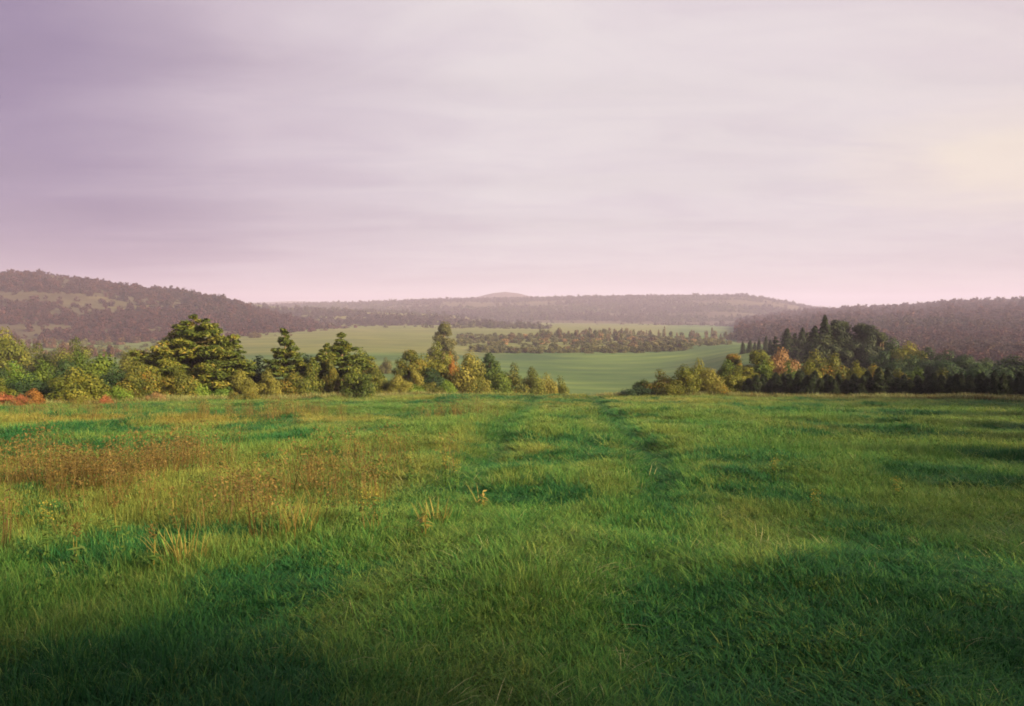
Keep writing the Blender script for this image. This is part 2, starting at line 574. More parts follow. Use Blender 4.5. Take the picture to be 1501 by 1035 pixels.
HILLS = {
    'left': dict(prof=[(-1400, 420), (-700, 410), (-300, 401), (0, 401), (60, 401), (120, 409), (200, 422), (270, 428), (330, 439), (380, 454), (430, 467), (500, 483), (560, 497)],
                 dr=760, df=430, yf=503, u=(-1.75, -0.14), seed=3,
                 label='wooded reddish brown hill rising at the left'),
    'mid': dict(prof=[(100, 444), (250, 435), (330, 440), (370, 445), (420, 450), (470, 453), (560, 456), (640, 460), (720, 468), (800, 482), (860, 494)],
                dr=1150, df=640, yf=487, u=(-0.62, 0.05), seed=8,
                label='low hill with pale fields and brown woods left of centre'),
    'far': dict(prof=[(100, 449), (400, 448), (450, 446), (560, 442), (640, 439), (700, 438), (800, 437), (900, 435), (1000, 434), (1080, 433), (1120, 437), (1190, 450), (1250, 455), (1330, 458), (1500, 463), (2000, 469)],
                dr=1900, df=1000, yf=481, u=(-0.55, 0.95), seed=21,
                label='long hazy mauve ridge across the middle of the skyline'),
    'right': dict(prof=[(900, 493), (1000, 481), (1100, 467), (1180, 458), (1250, 454), (1330, 451), (1380, 445), (1500, 441), (1700, 437), (2200, 433), (2900, 439)],
                  dr=1400, df=225, yf=531, u=(0.28, 1.75), seed=14,
                  label='dark mauve wooded hill at the right'),
    'knoll': dict(prof=[(640, 452), (680, 440), (705, 434), (722, 430), (740, 428), (758, 430), (775, 434), (800, 440), (850, 452)],
                  dr=2500, df=2150, yf=478, u=(-0.14, 0.14), seed=40,
                  label='small rounded knoll standing behind the long ridge'),
    'distant': dict(prof=[(300, 446), (380, 443), (430, 441), (480, 443), (560, 445), (640, 450)],
                    dr=3000, df=2600, yf=476, u=(-0.45, -0.05), seed=44,
                    label='faint distant ridge beyond the gap between the hills'),
}
M_HILL_G = ground_material('hill_pasture', [(0.3, (0.070, 0.085, 0.035)), (0.55, (0.115, 0.125, 0.045)), (0.75, (0.20, 0.17, 0.065))],
                           scale=(0.012, 0.03), stops2=[(0.40, (0.8, 0.7, 0.75)), (0.6, (1.3, 1.2, 1.0))], scale2=0.004, bump=1.5)
M_HILL_B = ground_material('hill_scrub', [(0.3, (0.036, 0.029, 0.023)), (0.55, (0.054, 0.044, 0.031)), (0.75, (0.085, 0.072, 0.042))],
                           scale=(0.03, 0.05), stops2=[(0.40, (0.85, 0.75, 0.8)), (0.6, (1.15, 1.2, 1.0))], scale2=0.006, bump=3)


def hz(key, X, Y):
    h = HILLS[key]
    return hill_z(h['prof'], h['dr'], h['df'], h['yf'], X, Y, h['seed'])


def build_hills():
    for key, h in HILLS.items():
        ny, nu = (70, 200)
        yy = np.linspace(h['df'] - 30, h['dr'] * 1.28, ny)
        uu = np.linspace(h['u'][0], h['u'][1], nu)
        Y = np.repeat(yy[:, None], nu, 1)
        X = Y * uu[None, :]
        setting('hill', grid_mesh('hill', X, Y, hz(key, X, Y)), M_HILL_G if key in ('mid',) else M_HILL_B, h['label'])


build_hills()

# ------------------------------------------------------------------ foliage meshes


def leaf_quads(pos, nrm, size, aspect, rng, tint):
    """one diamond-folded leaf (4 vertices) per position"""
    n = len(pos)
    nrm = nrm / np.maximum(np.linalg.norm(nrm, axis=1, keepdims=True), 1e-6)
    a = rng.normal(size=(n, 3))
    t = np.cross(nrm, a)
    t /= np.maximum(np.linalg.norm(t, axis=1, keepdims=True), 1e-6)
    b = np.cross(nrm, t)
    s = (size * rng.uniform(0.6, 1.35, n))[:, None]
    v = np.stack([pos - t * s * 0.5 * aspect, pos - b * s * 0.35 + nrm * s * 0.08, pos + t * s * 0.5 * aspect, pos + b * s * 0.35 + nrm * s * 0.08], 1)
    return v.reshape(-1, 3), np.arange(n * 4), np.full(n, 4), tint


def unit(rng, n):
    v = rng.normal(size=(n, 3))
    return v / np.linalg.norm(v, axis=1, keepdims=True)


def lobes_crown(name, rng, lobes, n, size, aspect=1.2, out=0.7):
    """foliage spread over and inside a set of lobes (cx, cy, cz, rx, ry, rz)"""
    L = np.array(lobes)
    wgt = (L[:, 3] * L[:, 4] + L[:, 4] * L[:, 5] + L[:, 3] * L[:, 5])
    k = rng.choice(len(L), n, p=wgt / wgt.sum())
    d = unit(rng, n)
    rad = np.where(rng.random(n) < 0.75, rng.uniform(0.80, 1.06, n), rng.uniform(0.3, 0.8, n))
    # ragged twig ends: some sprays reach past the lobe
    spray = fbm(d[:, 0] * 3 + k * 7.3, d[:, 1] * 3 + d[:, 2] * 2.1, 5, 2)
    rad = rad * (1 + 0.22 * spray)
    pos = L[k, :3] + d * L[k, 3:6] * rad[:, None]
    keep = pos[:, 2] > 0.03
    nrm = d * out + unit(rng, n) * (1 - out) + np.array([0, 0, 0.25])
    lob_t = rng.uniform(0.15, 0.75, len(L))
    tint = np.clip(lob_t[k] + rng.normal(0, 0.17, n), 0, 1)
    v, l, f, t = leaf_quads(pos[keep], nrm[keep], size, aspect, rng, tint[keep])
    return mesh_np(name, v, f, l, t)


def tube(path, radii, sides=6):
    path = np.array(path, float)
    vs, q = [], []
    for i, p in enumerate(path):
        d = path[min(i + 1, len(path) - 1)] - path[max(i - 1, 0)]
        d /= np.linalg.norm(d)
        a = np.cross(d, [0.31, 0.95, 0.1])
        a /= np.linalg.norm(a)
        b = np.cross(d, a)
        for s in range(sides):
            th = 2 * math.pi * s / sides
            vs.append(p + (a * math.cos(th) + b * math.sin(th)) * radii[i])
    for i in range(len(path) - 1):
        for s in range(sides):
            s2 = (s + 1) % sides
            q.append((i * sides + s, i * sides + s2, (i + 1) * sides + s2, (i + 1) * sides + s))
    return np.array(vs), np.array(q)


def join_tubes(name, tubes):
    vs, qs, off = [], [], 0
    for v, q in tubes:
        vs.append(v)
        qs.append(q + off)
        off += len(v)
    q = np.concatenate(qs)
    return mesh_np(name, np.concatenate(vs), np.full(len(q), 4), q, smooth=True)


def bush_variant(seed, w=2.4, h=2.1, n=6500, size=0.095, lean=0.0):
    """rounded shrub: several stems from the ground, a lumpy crown reaching the grass"""
    rng = np.random.default_rng(seed)
    lob, stems = [], []
    m = 16
    for i in range(m):
        a = rng.uniform(0, 2 * math.pi)
        r = math.sqrt(rng.random()) * 0.36 * w
        zc = (0.30 + 0.52 * rng.random()) * h * (1 - 0.42 * (r / (0.36 * w)) ** 2)
        s = rng.uniform(0.13, 0.22) * w
        lob.append((r * math.cos(a) + lean * zc, r * math.sin(a), zc, s * 1.15, s * 1.15, s * rng.uniform(0.6, 0.95)))
    for i in range(6):
        a = i / 6 * 2 * math.pi + rng.uniform(0, 0.6)
        lob.append((0.32 * w * math.cos(a), 0.32 * w * math.sin(a), 0.16 * h, 0.17 * w, 0.17 * w, 0.17 * h))
    lob.append((lean * h, 0, 0.80 * h, 0.15 * w, 0.15 * w, 0.2 * h))
    for i in range(5):
        L = lob[rng.integers(0, m)]
        stems.append(tube([(0.05 * rng.normal(), 0.05 * rng.normal(), -0.15), (L[0] * 0.4, L[1] * 0.4, L[2] * 0.55), (L[0], L[1], L[2])], [0.035, 0.025, 0.008], 5))
    return lobes_crown('bush_crown', rng, lob, n, size), join_tubes('bush_stems', stems)


def tree_variant(seed, w=3.0, h=4.2, n=10000, size=0.11, base=0.22, power=1.0):
    """broadleaf tree: tapered trunk, limbs reaching into separate leaf clumps"""
    rng = np.random.default_rng(seed)
    lob = []
    tubes = [tube([(0, 0, -0.2), (0.04 * w * rng.normal(), 0.03 * w, 0.35 * h), (0.05 * w * rng.normal(), 0, 0.85 * h)], [0.045 * h * 0.8, 0.03 * h * 0.8, 0.006 * h], 8)]
    for i in range(36):
        t = rng.uniform(base, 1.0)
        env = math.sin(math.pi * min(1, ((t - base) / (1 - base)) ** power * 0.86 + 0.14)) ** 0.8
        a = rng.uniform(0, 2 * math.pi)
        r = env * w * 0.42 * rng.uniform(0.45, 1.0)
        s = rng.uniform(0.10, 0.17) * w
        z = t * h * 0.93
        lob.append((r * math.cos(a), r * math.sin(a), z, s * 1.2, s * 1.2, s * max(0.8, 0.5 * h / w) * rng.uniform(0.7, 1.2)))
        if i % 2 == 0:
            tubes.append(tube([(0, 0, z * 0.6), (r * 0.5 * math.cos(a), r * 0.5 * math.sin(a), z * 0.85), (r * math.cos(a), r * math.sin(a), z)], [0.014 * h, 0.009 * h, 0.003 * h], 5))
    return lobes_crown('tree_crown', rng, lob, n, size), join_tubes('tree_trunk', tubes)


def pine_variant(seed, w=4.5, h=5.4, n=9000, size=0.16, whorls=11, up=0.22, base=0.10, narrow=1.0):
    """open pine: tiers of upswept boughs carrying flat pads of needles, gaps between the tiers"""
    rng = np.random.default_rng(seed)
    tubes = [tube([(0, 0, -0.2), (0.03 * h * rng.normal() * 0.4, 0, 0.5 * h), (0, 0, h * 0.98)], [0.026 * h, 0.017 * h, 0.003 * h], 8)]
    lob = []
    for k in range(whorls):
        t = base + (1 - base) * (k / (whorls - 1)) ** 0.92
        L = 0.5 * w * (1 - t) ** (0.72 * narrow) * rng.uniform(0.70, 1.12)
        if k < 2:
            L *= 0.85
        nb = 3 if k > whorls - 3 else int(rng.integers(5, 8))
        a0 = rng.uniform(0, 6.28)
        for j in range(nb):
            a = a0 + j / nb * 6.283 + rng.normal(0, 0.18)
            ll = max(L * rng.uniform(0.55, 1.18), 0.10)
            z0 = t * h * 0.96 + rng.normal(0, 0.018 * h)
            z1 = z0 + ll * up + rng.normal(0, 0.012 * h)
            ca, sa = math.cos(a), math.sin(a)
            tubes.append(tube([(0, 0, z0), (ll * 0.6 * ca, ll * 0.6 * sa, z0 + (z1 - z0) * 0.4), (ll * ca, ll * sa, z1)], [0.008 * h * (1 - t * 0.6), 0.005 * h * (1 - t * 0.6), 0.0015 * h], 4))
            for q in (0.42, 0.68, 0.92):
                pw = (0.09 + 0.19 * ll * (1.15 - q * 0.5)) * rng.uniform(0.8, 1.2)
                sd = rng.normal(0, 0.12 * ll)
                lob.append((ll * q * ca - sd * sa, ll * q * sa + sd * ca, z0 + (z1 - z0) * q ** 1.6 + 0.03 * h * 0.5, pw * 0.92, pw * 0.92, pw * 0.46 + 0.05))
    lob.append((0, 0, h * 0.985, 0.10, 0.10, 0.22))
    return lobes_crown('pine_crown', rng, lob, n, size, aspect=1.9, out=0.45), join_tubes('pine_trunk', tubes)


def spruce_variant(seed, w=1.1, h=2.6, n=3000, size=0.11):
    """young dense conifer: a ragged cone of drooping sprays down to the grass"""
    rng = np.random.default_rng(seed)
    t = rng.random(n) ** 1.35
    tiers = 12
    ph = (t * tiers) % 1.0
    prof = (1 - t) ** 0.66 * (0.60 + 0.48 * (1 - ph)) + 0.02
    a = rng.uniform(0, 2 * math.pi, n)
    lump = 1 + 0.8 * fbm(np.cos(a) * 1.8 + seed, np.sin(a) * 1.8 + t * 6, seed, 3)
    r = 0.5 * w * prof * lump * np.where(rng.random(n) < 0.8, rng.uniform(0.75, 1.05, n), rng.uniform(0.2, 0.75, n))
    pos = np.stack([r * np.cos(a), r * np.sin(a), 0.04 + t * h - 0.06 * r], -1)
    nrm = np.stack([np.cos(a) * 0.6, np.sin(a) * 0.6, np.full(n, 0.7)], -1) + unit(rng, n) * 0.5
    tint = np.clip(0.45 + 0.25 * fbm(a * 2, t * 9, seed + 3, 2) + rng.normal(0, 0.16, n), 0, 1)
    v, l, f, tt = leaf_quads(pos, nrm, size, 1.7, rng, tint)
    trunk = join_tubes('spruce_trunk', [tube([(0, 0, -0.15), (0, 0, 0.5 * h), (0, 0, h * 1.03)], [0.03 * h, 0.018 * h, 0.003 * h], 6)])
    return mesh_np('spruce_crown', v, f, l, tt), trunk


DIMS = {'bush': (2.4, 2.1), 'leaner': (2.6, 2.1), 'low': (2.4, 1.2), 'tree': (3.0, 4.2), 'tall': (2.4, 6.5), 'pine': (3.6, 4.9), 'bigpine': (6.4, 5.7), 'spruce': (1.1, 2.6), 'fir': (2.4, 6.6), 'mass': (3.2, 6.5), 'dome': (3.2, 3.0)}


def fit(pair, kind):
    """scale crown and wood together so that the crown just fills the kind's nominal width and height"""
    crown, wood = pair
    w, h = DIMS[kind]
    co = np.zeros(len(crown.vertices) * 3, dtype=np.float32)
    crown.vertices.foreach_get('co', co)
    v = co.reshape(-1, 3)
    lo, hi = np.percentile(v, 1.5, axis=0), np.percentile(v, 98.5, axis=0)
    sx = w / max((hi[0] - lo[0] + hi[1] - lo[1]) / 2, 1e-3)
    sz = h / np.percentile(v[:, 2], 99.6)
    for me in pair:
        a = np.zeros(len(me.vertices) * 3, dtype=np.float32)
        me.vertices.foreach_get('co', a)
        a = a.reshape(-1, 3) * np.array([sx, sx, sz], dtype=np.float32)
        me.vertices.foreach_set('co', a.ravel())
        me.update()
    return pair


def with_mats(pair, bark=BARK):
    crown, wood = pair
    crown.materials.append(PAL['green'])
    wood.materials.append(bark)
    return pair


LIB = {
    'bush': [with_mats(bush_variant(100 + i)) for i in range(6)],
    'leaner': [with_mats(bush_variant(140 + i, w=2.6, h=2.1, lean=0.22 * (-1) ** i)) for i in range(2)],
    'low': [with_mats(bush_variant(120 + i, w=2.4, h=1.2, n=4600, size=0.085)) for i in range(4)],
    'tree': [with_mats(tree_variant(200 + i)) for i in range(4)],
    'tall': [with_mats(tree_variant(220 + i, w=2.4, h=6.5, n=11000, base=0.12)) for i in range(3)],
    'pine': [with_mats(pine_variant(300 + i, w=3.6, h=4.9, n=11000, size=0.12, whorls=10, up=0.26)) for i in range(3)],
    'bigpine': [with_mats(pine_variant(330, w=6.4, h=5.7, n=28000, size=0.125, whorls=12, up=0.22, narrow=0.84))],
    'spruce': [with_mats(spruce_variant(400 + i)) for i in range(5)],
    'mass': [with_mats(tree_variant(240 + i, w=3.2, h=6.5, n=12000, base=0.04, power=0.7, size=0.15)) for i in range(3)],
    'dome': [with_mats(bush_variant(260 + i, w=3.2, h=3.0, n=10000, size=0.11)) for i in range(5)],
    'fir': [with_mats(spruce_variant(430 + i, w=2.4, h=6.6, n=8000, size=0.15)) for i in range(4)],
}
for _k, _v in LIB.items():
    for _p in _v:
        fit(_p, _k)
PARTS = {'bush': ('foliage', 'stems'), 'leaner': ('foliage', 'stems'), 'low': ('foliage', 'stems')}
COUNT = [0]


def plant(name, label, cat, kind, x, d, w, h, pal, group=None, rot=None, sink=0.0, var=None, at=None):
    """one tree or bush standing on the ground at screen column x and distance d; w, h in metres"""
    COUNT[0] += 1
    lib = LIB[kind]
    crown, wood = lib[(COUNT[0] if var is None else var) % len(lib)]
    X, Y = (px_x(x, d), d) if at is None else at
    root = bpy.data.objects.new(name, None)
    root.empty_display_size = 0.3
    COL.objects.link(root)
    root.location = (X, Y, h1(X, Y) - 0.05 - sink)
    dw, dh = DIMS[kind]
    root.scale = (w / dw, w / dw, h / dh)
    root.rotation_euler = (RNG.normal(0, 0.04), RNG.normal(0, 0.04), RNG.uniform(0, 6.28) if rot is None else rot)
    tag(root, label, cat, group)
    pc, pw = PARTS.get(kind, ('crown', 'trunk'))
    c = bpy.data.objects.new(pc, crown)
    c.parent = root
    COL.objects.link(c)
    c.material_slots[0].link = 'OBJECT'
    c.material_slots[0].material = PAL[pal]
    s = bpy.data.objects.new(pw, wood)
    s.parent = root
    COL.objects.link(s)
    return root


def P(name, cat, kind, pal, x0, x1, y0, y1, d, label, group=None, **kw):
    """plant from its outline in the photograph: columns x0..x1, top row y0, foot row y1, at distance d"""
    xm = (x0 + x1) / 2
    w = (x1 - x0) * d / F_PX
    X = px_x(xm, d)
    zt, zg = px_z(xm, y0, d), h1(X, d)
    if kind in ('mass', 'tree', 'tall') and (zt - zg) < 1.45 * w:
        kind = 'dome'
    return plant(name, label, cat, kind, xm, d, w, max(zt - zg, 0.3), pal, group, **kw)


LG, RG = 'bushes along the left edge of the field', 'bushes along the right edge of the field'


def left_row():
    b, t = 'bush', 'tree'
    # far left, nearest part of the hedge
    P(b, b, 'bush', 'red', -16, 18, 574, 606, 39, 'scarlet bush at the left end of the hedge', LG)
    P(b, b, 'bush', 'red', 14, 40, 577, 602, 39, 'small coral red bush between scarlet and rust orange bushes at the left', LG)
    P(b, b, 'bush', 'orange', 32, 64, 569, 600, 39.5, 'rust orange rounded bush near the left end of the hedge', LG)
    P(b, b, 'bush', 'olive', -25, 22, 552, 598, 43, 'olive yellow bush behind the scarlet bush at the left end', LG)
    P(b, b, 'bush', 'bright', -15, 48, 530, 590, 46, 'fresh green bush topping the left end of the hedge', LG)
    P(b, b, 'bush', 'green', 36, 86, 528, 592, 47, 'mid green bush behind the rust orange bush', LG)
    P(b, b, 'bush', 'olive', 76, 148, 538, 597, 43, 'broad rounded olive bush with ochre tips in front of the left hedge', LG)
    P(b, b, 'bush', 'deep', 70, 125, 526, 585, 50, 'dark green bush behind the broad olive bush', LG)
    P(b, b, 'bush', 'green', 112, 192, 518, 590, 49, 'wide dark topped green bush halfway between the left end and the biggest pine', LG)
    P(b, b, 'low', 'bright', 150, 190, 565, 597, 44, 'low bright green bush below the wide dark topped bush', LG)
    P(b, b, 'low', 'red', 145, 162, 577, 590, 41.5, 'tiny red bush among green hedge bushes', LG)
    P(b, b, 'bush', 'mixed', 178, 232, 528, 592, 47, 'green bush with orange stems left of the biggest pine', LG)
    P(b, b, 'bush', 'olive', 215, 268, 526, 588, 49, 'yellow olive bush touching the left foot of the biggest pine', LG)
    P(b, b, 'low', 'tan', 212, 240, 574, 592, 45, 'low tan bush in front of the orange stemmed bush', LG)
    P(b, b, 'low', 'olive', 95, 125, 582, 602, 40.5, 'low yellowish bush at the foot of the broad olive bush', LG)
    # the big pine and its companion
    P('pine_tree', t, 'bigpine', 'pine', 212, 350, 464, 580, 52, 'largest spreading pine with tiered boughs in the left hedge', rot=0.6)
    P('pine_tree', t, 'pine', 'pine', 278, 356, 482, 580, 55, 'slimmer pine half merged with the right side of the largest pine', var=1)
    P(b, b, 'low', 'bright', 262, 302, 556, 588, 49, 'light green low bush in front of the trunk of the largest pine', LG)
    P(b, b, 'low', 'bright', 296, 337, 560, 588, 50, 'bright green low bush at the right foot of the largest pine', LG)
    P(b, b, 'bush', 'yellow', 333, 372, 542, 588, 51, 'yellow green bush just right of the largest pine', LG)
    P(b, b, 'low', 'mixed', 334, 354, 574, 588, 48.0, 'small rusty green bush right of the largest pine', LG)
    P(b, b, 'low', 'mixed', 348, 380, 572, 588, 48.5, 'low rust green bush under the yellow green bush beside the largest pine', LG)
    P(b, b, 'bush', 'deep', 350, 402, 523, 580, 58, 'very dark green rounded bush between the largest pine and the second pine', LG)
    P(b, b, 'bush', 'yellow', 378, 412, 541, 585, 52, 'pointed bright yellow bush below the second pine', LG)
    P('pine_tree', t, 'pine', 'pine', 392, 453, 483, 580, 56, 'slender open pine with a spiky top standing alone against the pale meadow', var=0)
    P(b, b, 'bush', 'mixed', 408, 450, 545, 586, 53, 'mixed green and rust bush under the slender open pine', LG)
    P(b, b, 'bush', 'pine', 440, 478, 528, 586, 55, 'dull green bush between the two slender pines', LG)
    P('pine_tree', t, 'pine', 'pine', 462, 542, 489, 580, 57, 'third pine from the left with two leaning tops', var=2)
    P('pine_tree', t, 'pine', 'pine', 455, 500, 504, 580, 56, 'short pine on the left shoulder of the pine with two tops', var=1)
    P(b, b, 'bush', 'mixed', 474, 498, 524, 582, 55, 'brown green bush against the pine with two tops', LG)
    P(b, b, 'bush', 'pine', 498, 545, 535, 585, 54, 'dark hollow bush at the foot of the pine with two tops', LG)
    P(b, b, 'bush', 'mixed', 530, 560, 528, 580, 60, 'brownish bush at the right of the pine with two tops', LG)
    P(b, b, 'bush', 'pine', 505, 556, 512, 580, 62, 'bushy grey green shrub behind the brownish bush', LG)
    for i, (x0, x1, y0, pal, lab) in enumerate([
            (225, 262, 578, 'tan', 'low straw coloured bush left of the light green low bush'),
            (398, 432, 570, 'mixed', 'low brown green bush at the foot of the slender open pine'),
            (430, 462, 569, 'olive', 'low olive bush between the slender pines at the grass edge'),
            (505, 535, 567, 'yellow', 'low yellow bush at the grass edge below the pine with two tops'),
            (532, 562, 566, 'mixed', 'low brownish bush at the grass edge below the brownish bush'),
            (560, 585, 564, 'yellow', 'low yellow bush left of the hollow golden bush'),
            (592, 624, 563, 'bright', 'low green bush at the grass edge below the round dark tree'),
            (618, 650, 560, 'mixed', 'low rust tinged bush at the grass edge below the middle broadleaf tree'),
            (640, 668, 556, 'bright', 'low green bush right of the low rust tinged bush'),
            (676, 716, 556, 'mixed', 'low pinkish brown bush at the right end of the left hedge')]):
        P(b, b, 'low', pal, x0, x1, y0, 590, 50 + (x0 - 225) * 0.028, lab, LG)
    P(b, b, 'bush', 'yellow', 566, 600, 549, 582, 60, 'hollow golden bush in the gap right of the pines', LG)
    P(b, b, 'bush', 'yellow', 592, 622, 540, 580, 62, 'yellow green bush in front of the round dark tree', LG)
    P('broadleaf_tree', t, 'tree', 'mixed', 580, 628, 513, 578, 66, 'round dark brownish tree left of the middle broadleaf tree')
    P('broadleaf_tree', t, 'tree', 'olive', 612, 668, 503, 578, 68, 'middle broadleaf tree of the gap, taller and olive coloured')
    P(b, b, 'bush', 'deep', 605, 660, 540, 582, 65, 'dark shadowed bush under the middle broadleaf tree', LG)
    P(b, b, 'leaner', 'orange', 656, 676, 518, 552, 69, 'red brown leaning bush beside the big yellow green bush', LG)
    P(b, b, 'bush', 'yellow', 664, 714, 517, 576, 66, 'big rounded yellow green bush near the right end of the left hedge', LG)
    P('broadleaf_tree', t, 'tree', 'deep', 702, 730, 517, 574, 74, 'small dark round headed tree right of the big yellow green bush')
    P(b, b, 'bush', 'green', 706, 748, 530, 574, 73, 'green bush below the small dark round headed tree', LG)
    P(b, b, 'bush', 'mixed', 738, 775, 533, 572, 75, 'rust tipped green bush in the tail of the left hedge', LG)
    P(b, b, 'bush', 'olive', 765, 800, 539, 572, 77, 'olive bush in the tail of the left hedge', LG)
    P(b, b, 'low', 'yellow', 788, 818, 547, 570, 78, 'small yellow bush near the tip of the left hedge', LG)
    P(b, b, 'low', 'olive', 808, 834, 552, 568, 79, 'last low bush at the tip of the left hedge', LG)
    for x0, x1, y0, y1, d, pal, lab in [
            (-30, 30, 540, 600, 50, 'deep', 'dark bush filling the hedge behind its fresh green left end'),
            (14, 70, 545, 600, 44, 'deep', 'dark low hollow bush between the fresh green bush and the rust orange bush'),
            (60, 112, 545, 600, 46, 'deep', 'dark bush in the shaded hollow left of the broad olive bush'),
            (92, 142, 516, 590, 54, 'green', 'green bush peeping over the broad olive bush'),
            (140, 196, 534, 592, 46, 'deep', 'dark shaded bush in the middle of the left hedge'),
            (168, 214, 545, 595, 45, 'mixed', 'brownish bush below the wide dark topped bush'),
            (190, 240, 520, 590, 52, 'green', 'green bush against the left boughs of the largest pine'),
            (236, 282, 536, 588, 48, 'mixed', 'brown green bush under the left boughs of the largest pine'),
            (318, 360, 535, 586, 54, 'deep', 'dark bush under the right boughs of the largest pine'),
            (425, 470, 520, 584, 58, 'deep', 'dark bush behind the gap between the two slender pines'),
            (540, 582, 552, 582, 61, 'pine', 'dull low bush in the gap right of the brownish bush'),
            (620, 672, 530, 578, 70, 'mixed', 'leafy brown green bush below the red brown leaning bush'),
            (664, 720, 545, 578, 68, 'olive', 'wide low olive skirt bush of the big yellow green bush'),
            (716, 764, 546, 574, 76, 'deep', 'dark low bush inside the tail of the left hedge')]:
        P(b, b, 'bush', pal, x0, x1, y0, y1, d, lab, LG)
    # behind the hedge
    P('broadleaf_tree', t, 'mass', 'olive', -28, 34, 484, 560, 88, 'hazy olive tree behind the left end of the hedge')
    P('broadleaf_tree', t, 'mass', 'olive', 78, 132, 497, 560, 92, 'hazy olive tree behind the broad olive bush')
    P('broadleaf_tree', t, 'mass', 'mixed', 24, 80, 505, 560, 96, 'dim brownish tree between the two hazy olive trees')
    P('broadleaf_tree', t, 'mass', 'olive', 165, 215, 512, 560, 90, 'dim olive tree behind the hedge left of the largest pine')
    P('broadleaf_tree', t, 'mass', 'far', 630, 664, 473, 560, 150, 'tall hazy brownish tree rising behind the middle broadleaf tree')
    P(b, b, 'bush', 'far', 556, 574, 524, 545, 150, 'small dark bush alone on the shaded meadow')
    P(b, b, 'bush', 'far', 520, 548, 516, 540, 130, 'faint grey green bush behind the brownish bush')
    P(b, b, 'bush', 'farbrown', 366, 382, 485, 500, 420, 'lone brown bush on the pale meadow right of the largest pine')


left_row()


